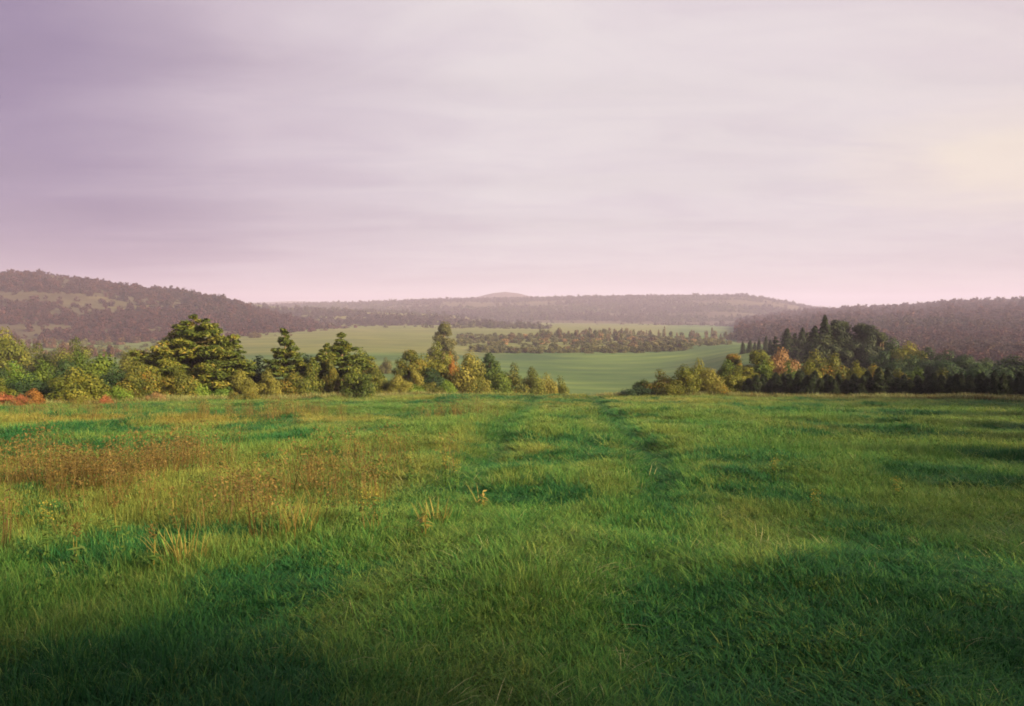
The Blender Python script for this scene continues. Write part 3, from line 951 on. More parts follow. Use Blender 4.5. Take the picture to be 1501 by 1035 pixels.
def right_row():
    b, t = 'bush', 'tree'
    P(b, b, 'low', 'deep', 910, 962, 565, 586, 57, 'low dark bush at the left tip of the right hedge', RG)
    P(b, b, 'bush', 'green', 926, 962, 556, 586, 59, 'low green bush behind the dark bush at the left tip of the right hedge', RG)
    P(b, b, 'low', 'olive', 962, 1004, 562, 586, 56, 'low olive bush filling the foot of the right hedge near its left tip', RG)
    P(b, b, 'low', 'mixed', 1036, 1080, 562, 586, 56, 'low brownish bush at the foot of the golden bush', RG)
    P(b, b, 'bush', 'mixed', 944, 990, 542, 586, 58, 'dull bush with a tufted top near the left tip of the right hedge', RG)
    P(b, b, 'bush', 'olive', 980, 1028, 535, 586, 57, 'ochre and green bush second from the left tip of the right hedge', RG)
    P(b, b, 'bush', 'olive', 1008, 1046, 527, 583, 61, 'feathery olive bush standing above the ochre bush', RG)
    P(b, b, 'bush', 'yellow', 1022, 1062, 540, 586, 57, 'golden bush in front of the right hedge', RG)
    P(b, b, 'bush', 'green', 1046, 1082, 527, 585, 61, 'green bush right of the golden bush', RG)
    P(b, b, 'bush', 'olive', 1062, 1104, 535, 585, 57, 'olive green bush at the left end of the young conifers', RG)
    P('broadleaf_tree', t, 'mass', 'mixed', 1052, 1096, 519, 575, 72, 'brown tinged tree behind the right hedge')
    P('broadleaf_tree', t, 'mass', 'olive', 1086, 1136, 514, 575, 70, 'rounded olive yellow tree between the brown tinged and pink brown trees')
    P('broadleaf_tree', t, 'mass', 'salmon', 1120, 1174, 513, 572, 74, 'pink brown tree behind the young conifers')
    P(b, b, 'bush', 'mixed', 1165, 1215, 515, 570, 78, 'dim brown bush right of the pink brown tree', RG)
    for i, (x0, x1, y0, d, pal, lab) in enumerate([
            (1098, 1140, 530, 63, 'green', 'green bush rising behind the first young conifers'),
            (1136, 1172, 530, 62, 'green', 'green bush below the pink brown tree'),
            (1166, 1206, 528, 63, 'olive', 'olive bush right of the green bush below the pink brown tree'),
            (1198, 1244, 519, 65, 'mixed', 'tallest dull bush above the young conifers'),
            (1236, 1272, 530, 62, 'olive', 'olive bush under the dark fir clump'),
            (1264, 1304, 535, 62, 'mixed', 'grey green bush under the right half of the dark fir clump'),
            (1298, 1336, 541, 60, 'mixed', 'brownish bush behind the young conifers right of the fir clump'),
            (1328, 1366, 538, 60, 'green', 'dull green bush behind the conifers with a leaning top'),
            (1360, 1404, 540, 59, 'mixed', 'shaded bush third from the right frame edge'),
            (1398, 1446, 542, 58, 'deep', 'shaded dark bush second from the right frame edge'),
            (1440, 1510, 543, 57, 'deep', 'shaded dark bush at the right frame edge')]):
        P(b, b, 'bush', pal, x0, x1, y0, 585, d, lab, RG)
    # young conifers planted along the edge
    rng = np.random.default_rng(5)
    x = 1098.0
    while x < 1520:
        w = rng.uniform(15, 24)
        top = 549 + rng.uniform(-6, 7)
        if abs(x - 1287) < 9 or abs(x - 1298) < 6: top = 538
        d = 56 - (x - 1098) * 0.021 + rng.uniform(-0.6, 0.6)
        P('young_conifer', t, 'spruce', 'spruce', x - w / 2 - 2, x + w / 2 + 2, top, 588, d,
          'dark young conifer in the dense row at the right edge of the field', 'young conifers planted along the right edge')
        x += rng.uniform(9, 14)
    # second rank, mostly filling between the first
    for x in np.arange(1118, 1520, 19):
        P('young_conifer', t, 'spruce', 'spruce', x - 12, x + 12, 547 + rng.uniform(-5, 6), 588, 58.5 - (x - 1098) * 0.021,
          'dark young conifer in the dense row at the right edge of the field', 'young conifers planted along the right edge')
    # dark firs on the rise behind
    firs = [(1196, 1216, 462, 112, 'tallest dark fir with a spire top in the clump on the right rise'),
            (1180, 1202, 478, 112, 'dark fir left of the tallest fir'),
            (1212, 1234, 470, 112, 'dark fir right of the tallest fir'),
            (1226, 1252, 471, 114, 'broad dark fir third from the spire in the clump'),
            (1246, 1272, 475, 113, 'broad dark fir at the centre right of the clump'),
            (1262, 1290, 477, 112, 'dark fir near the right end of the clump'),
            (1278, 1306, 487, 110, 'lower dark fir at the right end of the clump'),
            (1190, 1226, 492, 106, 'lower dark fir in front of the tallest fir'),
            (1222, 1258, 490, 106, 'lower dark fir in front of the broad firs'),
            (1256, 1292, 492, 105, 'lower dark fir at the front right of the clump')]
    for x0, x1, y0, d, lab in firs:
        P('fir_tree', t, 'fir' if d == 112 and x0 < 1200 else 'mass', 'spruce', x0 - 7, x1 + 7, y0, 540, d, lab, 'dark firs in the clump on the right rise')
    for x0, x1, y0, lab in [(1142, 1160, 481, 'narrow dark fir left of the fir clump, tallest of the sparse row'),
                            (1158, 1172, 489, 'narrow dark fir second in the sparse row from the clump'),
                            (1168, 1184, 480, 'narrow dark fir beside the left side of the fir clump'),
                            (1130, 1146, 494, 'short dark fir near the left end of the sparse row'),
                            (1176, 1190, 488, 'short dark fir filling the gap next to the fir clump')]:
        P('fir_tree', t, 'pine' if x0 in (1158, 1130, 1176) else 'fir', 'spruce', x0 - 4, x1 + 4, y0, 515, 150, lab, 'sparse firs on the crest left of the clump')
    for x0, x1, y0 in [(1094, 1104, 498), (1108, 1117, 497), (1117, 1127, 492), (1102, 1110, 501), (1124, 1134, 497), (1085, 1094, 500)]:
        P('fir_tree', t, 'fir', 'spruce', x0, x1, y0, 512, 205, 'small dark fir on the green crest', 'small firs on the green crest')
    # broadleaf trees running down the right rise, shade painted in by dark palettes
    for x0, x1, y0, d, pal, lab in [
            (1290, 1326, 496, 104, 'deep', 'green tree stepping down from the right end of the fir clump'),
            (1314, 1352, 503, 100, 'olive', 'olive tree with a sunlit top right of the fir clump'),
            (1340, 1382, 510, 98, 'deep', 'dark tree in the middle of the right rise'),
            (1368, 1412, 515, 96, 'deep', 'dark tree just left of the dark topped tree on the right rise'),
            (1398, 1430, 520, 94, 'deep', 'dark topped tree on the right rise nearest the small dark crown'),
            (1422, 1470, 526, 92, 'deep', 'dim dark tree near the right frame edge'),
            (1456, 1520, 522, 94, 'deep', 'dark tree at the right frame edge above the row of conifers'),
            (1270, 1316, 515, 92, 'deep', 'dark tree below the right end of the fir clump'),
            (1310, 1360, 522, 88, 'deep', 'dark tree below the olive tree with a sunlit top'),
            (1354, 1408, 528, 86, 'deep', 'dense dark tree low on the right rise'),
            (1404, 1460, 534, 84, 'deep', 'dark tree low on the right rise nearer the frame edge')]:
        P('broadleaf_tree', t, 'mass', pal, x0 - 6, x1 + 6, y0, 560, d, lab, 'trees on the right rise')


right_row()

# ------------------------------------------------------------------ mid-distance shrubs and plantation


def small_crown(name, seed, w, h, n, size, conical=False):
    rng = np.random.default_rng(seed)
    if conical:
        return spruce_variant(seed, w, h, n, size)[0]
    lob = []
    for i in range(9):
        a, r = rng.uniform(0, 6.28), math.sqrt(rng.random()) * 0.32 * w
        lob.append((r * math.cos(a), r * math.sin(a), h * rng.uniform(0.2, 0.85), 0.17 * w, 0.17 * w, 0.19 * h))
    lob.append((0, 0, 0.2 * h, 0.4 * w, 0.4 * w, 0.22 * h))
    return lobes_crown(name, rng, lob, n, size)


FAR_BUSH = [small_crown('far_bush', 500 + i, 4.5, 3.2, 420, 0.5) for i in range(5)]
FAR_TREE = [small_crown('far_tree', 520 + i, 4.5, 7.0, 520, 0.6) for i in range(4)]
FAR_FIR = [small_crown('far_fir', 540 + i, 3.2, 8.0, 420, 0.6, True) for i in range(4)]
for me in FAR_BUSH + FAR_TREE + FAR_FIR:
    me.materials.append(PAL['far'])


def far_thing(name, meshes, label, cat, group, x, d, s, pal, rng):
    o = bpy.data.objects.new(name, meshes[int(rng.integers(0, len(meshes)))])
    X = px_x(x, d)
    o.location = (X, d, float(H(np.array([X]), np.array([d]))[0]) - 0.3)
    o.rotation_euler = (0, 0, rng.uniform(0, 6.28))
    o.scale = (s * rng.uniform(0.85, 1.2), s * rng.uniform(0.85, 1.2), s * rng.uniform(0.8, 1.15))
    o.material_slots[0].link = 'OBJECT'
    o.material_slots[0].material = PAL[pal]
    tag(o, label, cat, group)
    COL.objects.link(o)
    return o


def mid_distance():
    rng = np.random.default_rng(77)
    # hedge strip along the top of the green valley field
    for i in range(62):
        x = rng.uniform(690, 1010)
        f = (x - 690) / 320
        d = 300 + rng.uniform(0, 14) + 14 * f
        far_thing('bush', FAR_BUSH, 'small bush in the hazy strip along the top of the valley field', 'bush', 'bushes along the top of the valley field',
                  x, d, rng.uniform(0.6, 1.15), ['far', 'farbrown', 'far', 'far'][int(rng.integers(0, 4))], rng)
    # scrub above it
    for i in range(66):
        x = rng.uniform(668, 1020)
        d = rng.uniform(335, 440)
        if x < 790 and 330 < d < 352: continue
        far_thing('bush', FAR_BUSH, 'scattered bush on the brown scrub slope above the valley field', 'bush', 'bushes on the brown scrub slope',
                  x, d, rng.uniform(0.5, 1.2), ['far', 'farbrown', 'tan', 'farbrown', 'far'][int(rng.integers(0, 5))], rng)
    for i in range(46):
        x = rng.uniform(785, 915)
        d = rng.uniform(400, 470)
        far_thing('broadleaf_tree', FAR_TREE, 'hazy tree in the knot of trees above the valley field', 'tree', 'hazy trees above the valley field',
                  x, d, rng.uniform(0.45, 0.85), ['far', 'farbrown', 'far'][int(rng.integers(0, 3))], rng)
    for i in range(95):
        x = rng.uniform(850, 1150)
        d = rng.uniform(470, 520)
        far_thing('fir_tree', FAR_FIR if i % 5 == 0 else FAR_TREE, 'hazy brown fir in the straight plantation before the long ridge', 'tree', 'firs of the far plantation',
                  x, d, rng.uniform(0.5, 0.85), ['farbrown', 'farbrown', 'far'][int(rng.integers(0, 3))], rng)
    for i in range(40):
        x, d = rng.uniform(-60, 345), rng.uniform(235, 430)
        far_thing('bush', FAR_BUSH, 'dull bush scattered over the rough ground below the left hill', 'bush', 'bushes on the rough ground below the left hill',
                  x, d, rng.uniform(0.5, 1.3), ['far', 'farpurple', 'farbrown', 'olive'][int(rng.integers(0, 4))], rng)
    for i in range(34):
        x, d = (rng.uniform(-30, 84), rng.uniform(345, 375)) if i % 2 else (rng.uniform(88, 172), rng.uniform(270, 295))
        far_thing('broadleaf_tree', FAR_TREE, 'purplish brown tree in the thickets at the foot of the left hill', 'tree', 'thickets at the foot of the left hill',
                  x, d, rng.uniform(0.6, 1.0) if i % 2 else rng.uniform(0.5, 0.75), 'farpurple', rng)
    for i in range(22):
        x = rng.uniform(960, 1075)
        far_thing('bush', FAR_BUSH, 'dark bush in the hedge below the far plantation', 'bush', 'bushes below the far plantation',
                  x, rng.uniform(330, 365), rng.uniform(0.5, 0.8), 'far', rng)


mid_distance()

# ------------------------------------------------------------------ instancing (stuff only)


def instancer(name, label, pts, idx, rot, scl, zone, sources, kind='stuff'):
    """points in a mesh, each turned into one of the source meshes by geometry nodes"""
    src = bpy.data.collections.new(name + '_sources')
    for i, me in enumerate(sources):
        so = bpy.data.objects.new('%s_source_%02d' % (name, i), me)
        src.objects.link(so)
    me = mesh_np(name, pts, [], [], extra={'idx': ('INT', idx), 'rot': ('FLOAT_VECTOR', rot), 'scl': ('FLOAT_VECTOR', scl), 'zone': ('FLOAT', zone)})
    o = bpy.data.objects.new(name, me)
    tag(o, label, None, None, kind)
    COL.objects.link(o)
    ng = bpy.data.node_groups.new(name, 'GeometryNodeTree')
    ng.interface.new_socket('Geometry', in_out='INPUT', socket_type='NodeSocketGeometry')
    ng.interface.new_socket('Geometry', in_out='OUTPUT', socket_type='NodeSocketGeometry')
    n, l = ng.nodes, ng.links
    gi, go = n.new('NodeGroupInput'), n.new('NodeGroupOutput')
    ci = n.new('GeometryNodeCollectionInfo')
    ci.inputs['Collection'].default_value = src
    ci.inputs['Separate Children'].default_value = True
    ci.inputs['Reset Children'].default_value = True
    iop = n.new('GeometryNodeInstanceOnPoints')
    iop.inputs['Pick Instance'].default_value = True

    def attr(nm, typ):
        a = n.new('GeometryNodeInputNamedAttribute')
        a.data_type = typ
        a.inputs['Name'].default_value = nm
        return a.outputs['Attribute']
    l.new(gi.outputs[0], iop.inputs['Points'])
    l.new(ci.outputs[0], iop.inputs['Instance'])
    l.new(attr('idx', 'INT'), iop.inputs['Instance Index'])
    l.new(attr('rot', 'FLOAT_VECTOR'), iop.inputs['Rotation'])
    l.new(attr('scl', 'FLOAT_VECTOR'), iop.inputs['Scale'])
    l.new(iop.outputs[0], go.inputs[0])
    md = o.modifiers.new('scatter', 'NODES')
    md.node_group = ng
    return o


def scrub_mass():
    rng = np.random.default_rng(88)
    px = np.concatenate([rng.uniform(690, 1010, 220), rng.uniform(668, 1060, 480), rng.uniform(-60, 345, 160)])
    d = np.concatenate([rng.uniform(300, 326, 220), rng.uniform(345, 470, 480), rng.uniform(235, 430, 160)])
    X = (px - W_PX / 2) / F_PX * d
    m = len(X)
    s = rng.uniform(0.35, 0.8, m)
    instancer('scrub', 'low scrub filling in between the hazy bushes of the valley', np.stack([X, d, H(X, d) - 0.2], -1), rng.integers(0, 5, m),
              np.stack([np.zeros(m), np.zeros(m), rng.uniform(0, 6.28, m)], -1), np.stack([s * 1.2, s * 1.2, s], -1), np.zeros(m), FAR_BUSH)


scrub_mass()

# hillside woods
M_WOOD = leaf_material('hill_wood_leaves', [(0.0, (0.022, 0.013, 0.018)), (0.5, (0.044, 0.026, 0.030)), (1.0, (0.070, 0.044, 0.042))], vary=0.5,
                       inst=[(0.0, (0.024, 0.028, 0.018)), (0.5, (0.058, 0.058, 0.030)), (1.0, (0.100, 0.092, 0.045))])
WOOD_SRC = [small_crown('wood_crown', 600 + i, 7.5, 8.5, 170, 1.5) for i in range(5)]
for me in WOOD_SRC:
    me.materials.append(M_WOOD)


M_WOOD_NEAR = leaf_material('left_hill_leaves', [(0.0, (0.022, 0.006, 0.009)), (0.5, (0.046, 0.014, 0.017)), (1.0, (0.076, 0.027, 0.026))], vary=0.5,
                            inst=[(0.0, (0.014, 0.009, 0.010)), (0.5, (0.030, 0.020, 0.018)), (1.0, (0.055, 0.038, 0.029))])
WOOD_NEAR = []
for me in WOOD_SRC:
    c = me.copy()
    c.materials[0] = M_WOOD_NEAR
    WOOD_NEAR.append(c)


def wood(key, label, n, cover, size, seed, yspan=(0.0, 1.12), src=None):
    h = HILLS[key]
    rng = np.random.default_rng(seed)
    Y = rng.uniform(h['df'] + (h['dr'] - h['df']) * yspan[0], h['df'] + (h['dr'] - h['df']) * yspan[1], n)
    X = Y * rng.uniform(h['u'][0], h['u'][1], n)
    t = (Y - h['df']) / (h['dr'] - h['df'])
    xp = X / Y * F_PX + W_PX / 2
    keep = cover(xp, t, X, Y, rng)
    X, Y = X[keep], Y[keep]
    Z = hz(key, X, Y) - 0.8
    m = len(X)
    s = size * np.clip(np.exp(rng.normal(-0.1, 0.38, m)), 0.35, 1.9)
    s *= 1 - 0.4 * smooth01((t[keep] - 0.78) / 0.12)
    s *= np.clip(Y / 620.0, 0.5, 1.0)                 # younger, lower growth on the near slopes
    scl = np.stack([s * rng.uniform(0.9, 1.3, m), s * rng.uniform(0.9, 1.3, m), s * rng.uniform(0.7, 1.1, m)], -1)
    rot = np.stack([np.zeros(m), np.zeros(m), rng.uniform(0, 6.28, m)], -1)
    zone = smooth01((fbm(X * 0.008, Y * 0.008, seed, 3) + 0.45 - 0.55 * t[keep] + rng.normal(0, 0.15, m)) * 1.1)
    instancer('hillside_wood', label, np.stack([X, Y, Z], -1), rng.integers(0, 5, m), rot, scl, zone, src or WOOD_SRC)


def cov_left(xp, t, X, Y, rng):
    n = fbm(X * 0.010, Y * 0.016, 4, 3)
    dens = np.where(t > 0.55, np.where(n > -0.42, 1.0, 0.25), 0.10 + 0.75 * (n > 0.12))
    strip = (np.abs(t - 0.50 - 0.05 * vnoise(X * 0.01, Y * 0, 9)) < 0.045) & (xp < 150) & (xp > -200)
    dens = np.where(strip, 0.03, dens)
    dens = np.where((t < 0.22) & (n < 0.25), 0.06, dens)
    return rng.random(len(X)) < dens


def cov_mid(xp, t, X, Y, rng):
    n = fbm(X * 0.008, Y * 0.014, 14, 3)
    belt = (t > 0.25) & (t < 0.62)
    dens = np.where(belt, np.where(n > -0.25, 0.9, 0.15), np.where(n > 0.3, 0.6, 0.03))
    return rng.random(len(X)) < dens


def cov_far(xp, t, X, Y, rng):
    n = fbm(X * 0.0045, Y * 0.010, 24, 3)
    dens = np.where(n > 0.06, 0.95, 0.04)
    dens = np.where(t > 0.9, 0.9, dens)
    return rng.random(len(X)) < dens


def cov_right(xp, t, X, Y, rng):
    n = fbm(X * 0.006, Y * 0.010, 34, 3)
    dens = np.where(n > -0.35, 0.95, 0.35)
    return (rng.random(len(X)) < dens) & (t > -0.02) & (xp > 1300 - 290 * smooth01((t - 0.06) / 0.16) + 40 * n)


wood('left', 'reddish brown wood covering the upper half of the left hill', 30000, cov_left, 0.56, 51, src=WOOD_NEAR)
wood('mid', 'brown belt of woodland on the low hill left of centre', 14000, cov_mid, 0.55, 52)
wood('far', 'hazy mauve woods in patches on the long ridge', 48000, cov_far, 0.62, 53)
wood('right', 'continuous dark mauve wood on the right hill', 70000, cov_right, 0.58, 54, src=WOOD_NEAR)

# ------------------------------------------------------------------ meadow grass


def blades(rng, n, rad, h0, h1_, width, lean=0.5, droop=0.5, tint=(0.1, 0.9), base=None):
    """n curved grass blades of 3 segments from a disc of radius rad; returns verts, loops, counts, tint"""
    r = rad * np.sqrt(rng.random(n))
    a = rng.uniform(0, 6.283, n)
    root = np.stack([r * np.cos(a), r * np.sin(a), np.full(n, -0.03)], -1)
    az = a + rng.normal(0, 1.0, n)
    d = np.stack([np.cos(az), np.sin(az), np.zeros(n)], -1)
    side = np.stack([-np.sin(az), np.cos(az), np.zeros(n)], -1)
    h = rng.uniform(h0, h1_, n)
    ln = np.abs(rng.normal(0, lean, n))
    dr = rng.uniform(0.2, 1.0, n) * droop
    V = []
    for s, wf in ((0.0, 1.0), (0.45, 0.9), (0.8, 0.55)):
        off = d * (h * (ln * s + dr * s * s))[:, None]
        up = np.stack([np.zeros(n), np.zeros(n), h * (s - 0.42 * dr * s * s)], -1)
        c = root + off + up
        V += [c - side * (width * wf * 0.5)[:, None], c + side * (width * wf * 0.5)[:, None]]
    off = d * (h * (ln + dr))[:, None]
    up = np.stack([np.zeros(n), np.zeros(n), h * (1 - 0.42 * dr - 0.12 * dr)], -1)
    V.append(root + off + up)
    v = np.stack(V, 1).reshape(-1, 3)
    b = (np.arange(n) * 7)[:, None]
    q = np.concatenate([b + np.array([[0, 1, 3, 2]]), b + np.array([[2, 3, 5, 4]]), b + np.array([[4, 5, 6, 6]])], 1)
    loops = np.concatenate([np.concatenate([b + 0, b + 1, b + 3, b + 2, b + 2, b + 3, b + 5, b + 4, b + 4, b + 5, b + 6], 1)]).ravel()
    cnt = np.tile([4, 4, 3], n)
    t = np.repeat(rng.uniform(tint[0], tint[1], n), 3)
    return v, loops, cnt, t


def merge(name, chunks, mats):
    vs, ls, cs, ts, mi, off = [], [], [], [], [], 0
    for (v, l, c, t), m in chunks:
        vs.append(v); ls.append(np.asarray(l) + off); cs.append(c); ts.append(t); mi.append(np.full(len(c), m))
        off += len(v)
    me = mesh_np(name, np.concatenate(vs), np.concatenate(cs), np.concatenate(ls), np.concatenate(ts))
    for m in mats: me.materials.append(m)
    me.polygons.foreach_set('material_index', np.concatenate(mi).astype(np.int32))
    return me


M_GRASS = leaf_material('grass_blades', [(0.0, (0.014, 0.074, 0.022)), (0.4, (0.042, 0.150, 0.036)), (0.75, (0.105, 0.230, 0.050)), (1.0, (0.220, 0.300, 0.085))],
                        transl=0.35, rough=0.6, spec=0.12, vary=0.2,
                        inst=[(0.0, (0.120, 0.120, 0.030)), (0.5, (0.230, 0.205, 0.050)), (1.0, (0.340, 0.280, 0.085))])
M_PALE = leaf_material('pale_seed_grass', [(0.0, (0.090, 0.140, 0.045)), (0.5, (0.200, 0.230, 0.090)), (1.0, (0.380, 0.350, 0.170))], transl=0.3, rough=0.5, spec=0.3)
M_RUST = leaf_material('rust_weed_heads', [(0.0, (0.055, 0.040, 0.016)), (0.5, (0.115, 0.076, 0.026)), (1.0, (0.190, 0.130, 0.042))], transl=0.3)
M_STRAW = leaf_material('dry_straw', [(0.0, (0.10, 0.10, 0.028)), (0.5, (0.17, 0.145, 0.038)), (1.0, (0.27, 0.21, 0.06))], transl=0.3)
M_FLOWER = leaf_material('yellow_flower_heads', [(0.0, (0.16, 0.15, 0.03)), (1.0, (0.33, 0.28, 0.06))], transl=0.3)
M_HERB = leaf_material('herb_leaves', [(0.0, (0.030, 0.070, 0.020)), (0.5, (0.060, 0.120, 0.030)), (1.0, (0.105, 0.160, 0.045))], transl=0.3, rough=0.7, spec=0.1)


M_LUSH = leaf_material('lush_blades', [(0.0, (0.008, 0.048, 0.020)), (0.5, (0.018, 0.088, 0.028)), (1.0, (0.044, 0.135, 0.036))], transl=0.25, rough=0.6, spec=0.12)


def scatter_leaves(rng, n, rad, z0, z1, size, tint=(0, 1), aspect=1.4, updown=0.6):
    r = rad * np.sqrt(rng.random(n))
    a = rng.uniform(0, 6.283, n)
    pos = np.stack([r * np.cos(a), r * np.sin(a), rng.uniform(z0, z1, n)], -1)
    nrm = unit(rng, n) + np.array([0, 0, updown])
    return leaf_quads(pos, nrm, size, aspect, rng, rng.uniform(tint[0], tint[1], n))


def grass_sources():
    src = []
    for i in range(4):      # lush green tufts
        rng = np.random.default_rng(700 + i)
        src.append(merge('grass_tuft', [(blades(rng, 34, 0.13, 0.08, 0.22, rng.uniform(0.005, 0.010, 34), lean=0.55, droop=0.75), 0)], [M_GRASS]))
    for i in range(2):      # green with pale bent blades
        rng = np.random.default_rng(720 + i)
        src.append(merge('grass_tuft', [(blades(rng, 26, 0.13, 0.08, 0.21, rng.uniform(0.005, 0.010, 26), lean=0.55, droop=0.75), 0),
                                        (blades(rng, 7, 0.12, 0.09, 0.22, rng.uniform(0.006, 0.011, 7), lean=0.6, droop=1.5), 1)], [M_GRASS, M_PALE]))
    rng = np.random.default_rng(731)   # clover and herbs
    src.append(merge('herb_tuft', [(blades(rng, 14, 0.12, 0.10, 0.24, rng.uniform(0.006, 0.010, 14)), 0),
                                   (scatter_leaves(rng, 40, 0.14, 0.05, 0.20, 0.026), 1)], [M_GRASS, M_HERB]))
    for i in range(2):      # darker green tufts for the wheel ruts and scattered patches
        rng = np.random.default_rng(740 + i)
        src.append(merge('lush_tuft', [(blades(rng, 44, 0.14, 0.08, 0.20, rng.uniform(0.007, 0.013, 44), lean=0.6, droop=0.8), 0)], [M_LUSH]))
    return src


def grass_zone(X, Y):
    """how yellow the sward is (0 lush, 1 straw): dry patches plus painted sun and shade"""
    n = fbm(X * 0.35, Y * 0.22, 61, 3)
    z = 0.10 + 0.34 * n
    z += 0.75 * np.exp(-((Y - 29 - 0.1 * X) / 3.0) ** 2) * smooth01((-1.5 - X) / 3)          # ochre strip at mid left
    z += 0.16 * smooth01((Y - 9) / 10) + 0.26 * smooth01((Y - 38) / 14)                                                       # painted sunlit yellow, rising towards the crest
    z += 0.45 * np.exp(-((Y - 63) / 5.0) ** 2)
    z += 0.55 * np.exp(-(((X + 7.0) / 5.0) ** 2 + ((Y - 11.5) / 5.0) ** 2))                    # tawny patch at left
    z += 0.25 * np.exp(-(((X + 3.2) / 2.0) ** 2 + ((Y - 8.5) / 1.2) ** 2))
    z *= smooth01((Y - 4.5) / 6) * 0.9 + 0.1  # yellow fades near the viewer, painting the foreground shade as deeper green
    t = track_d(X, Y)
    z -= 0.30 * np.exp(-(t / 0.45) ** 2) * smooth01((Y - 9) / 5)
    z += 0.18 * np.exp(-((t - 0.95) / 0.4) ** 2)
    return np.clip(z, 0, 1)


def fan_points(rng, bands, ymax=86):
    Xs, Ys, Ss = [], [], []
    for y0, y1, dens, s in bands:
        area_w = lambda y: 0.82 * y + 1.5
        n = int(dens * (y1 - y0) * (area_w(y0) + area_w(y1)))
        y = rng.uniform(y0, y1, int(n * 1.6))
        x = rng.uniform(-1, 1, len(y)) * area_w(y1)
        k = np.abs(x) < area_w(y)
        x, y = x[k][:n], y[k][:n]
        Xs.append(x); Ys.append(y); Ss.append(np.full(len(x), s))
    return np.concatenate(Xs), np.concatenate(Ys), np.concatenate(Ss)


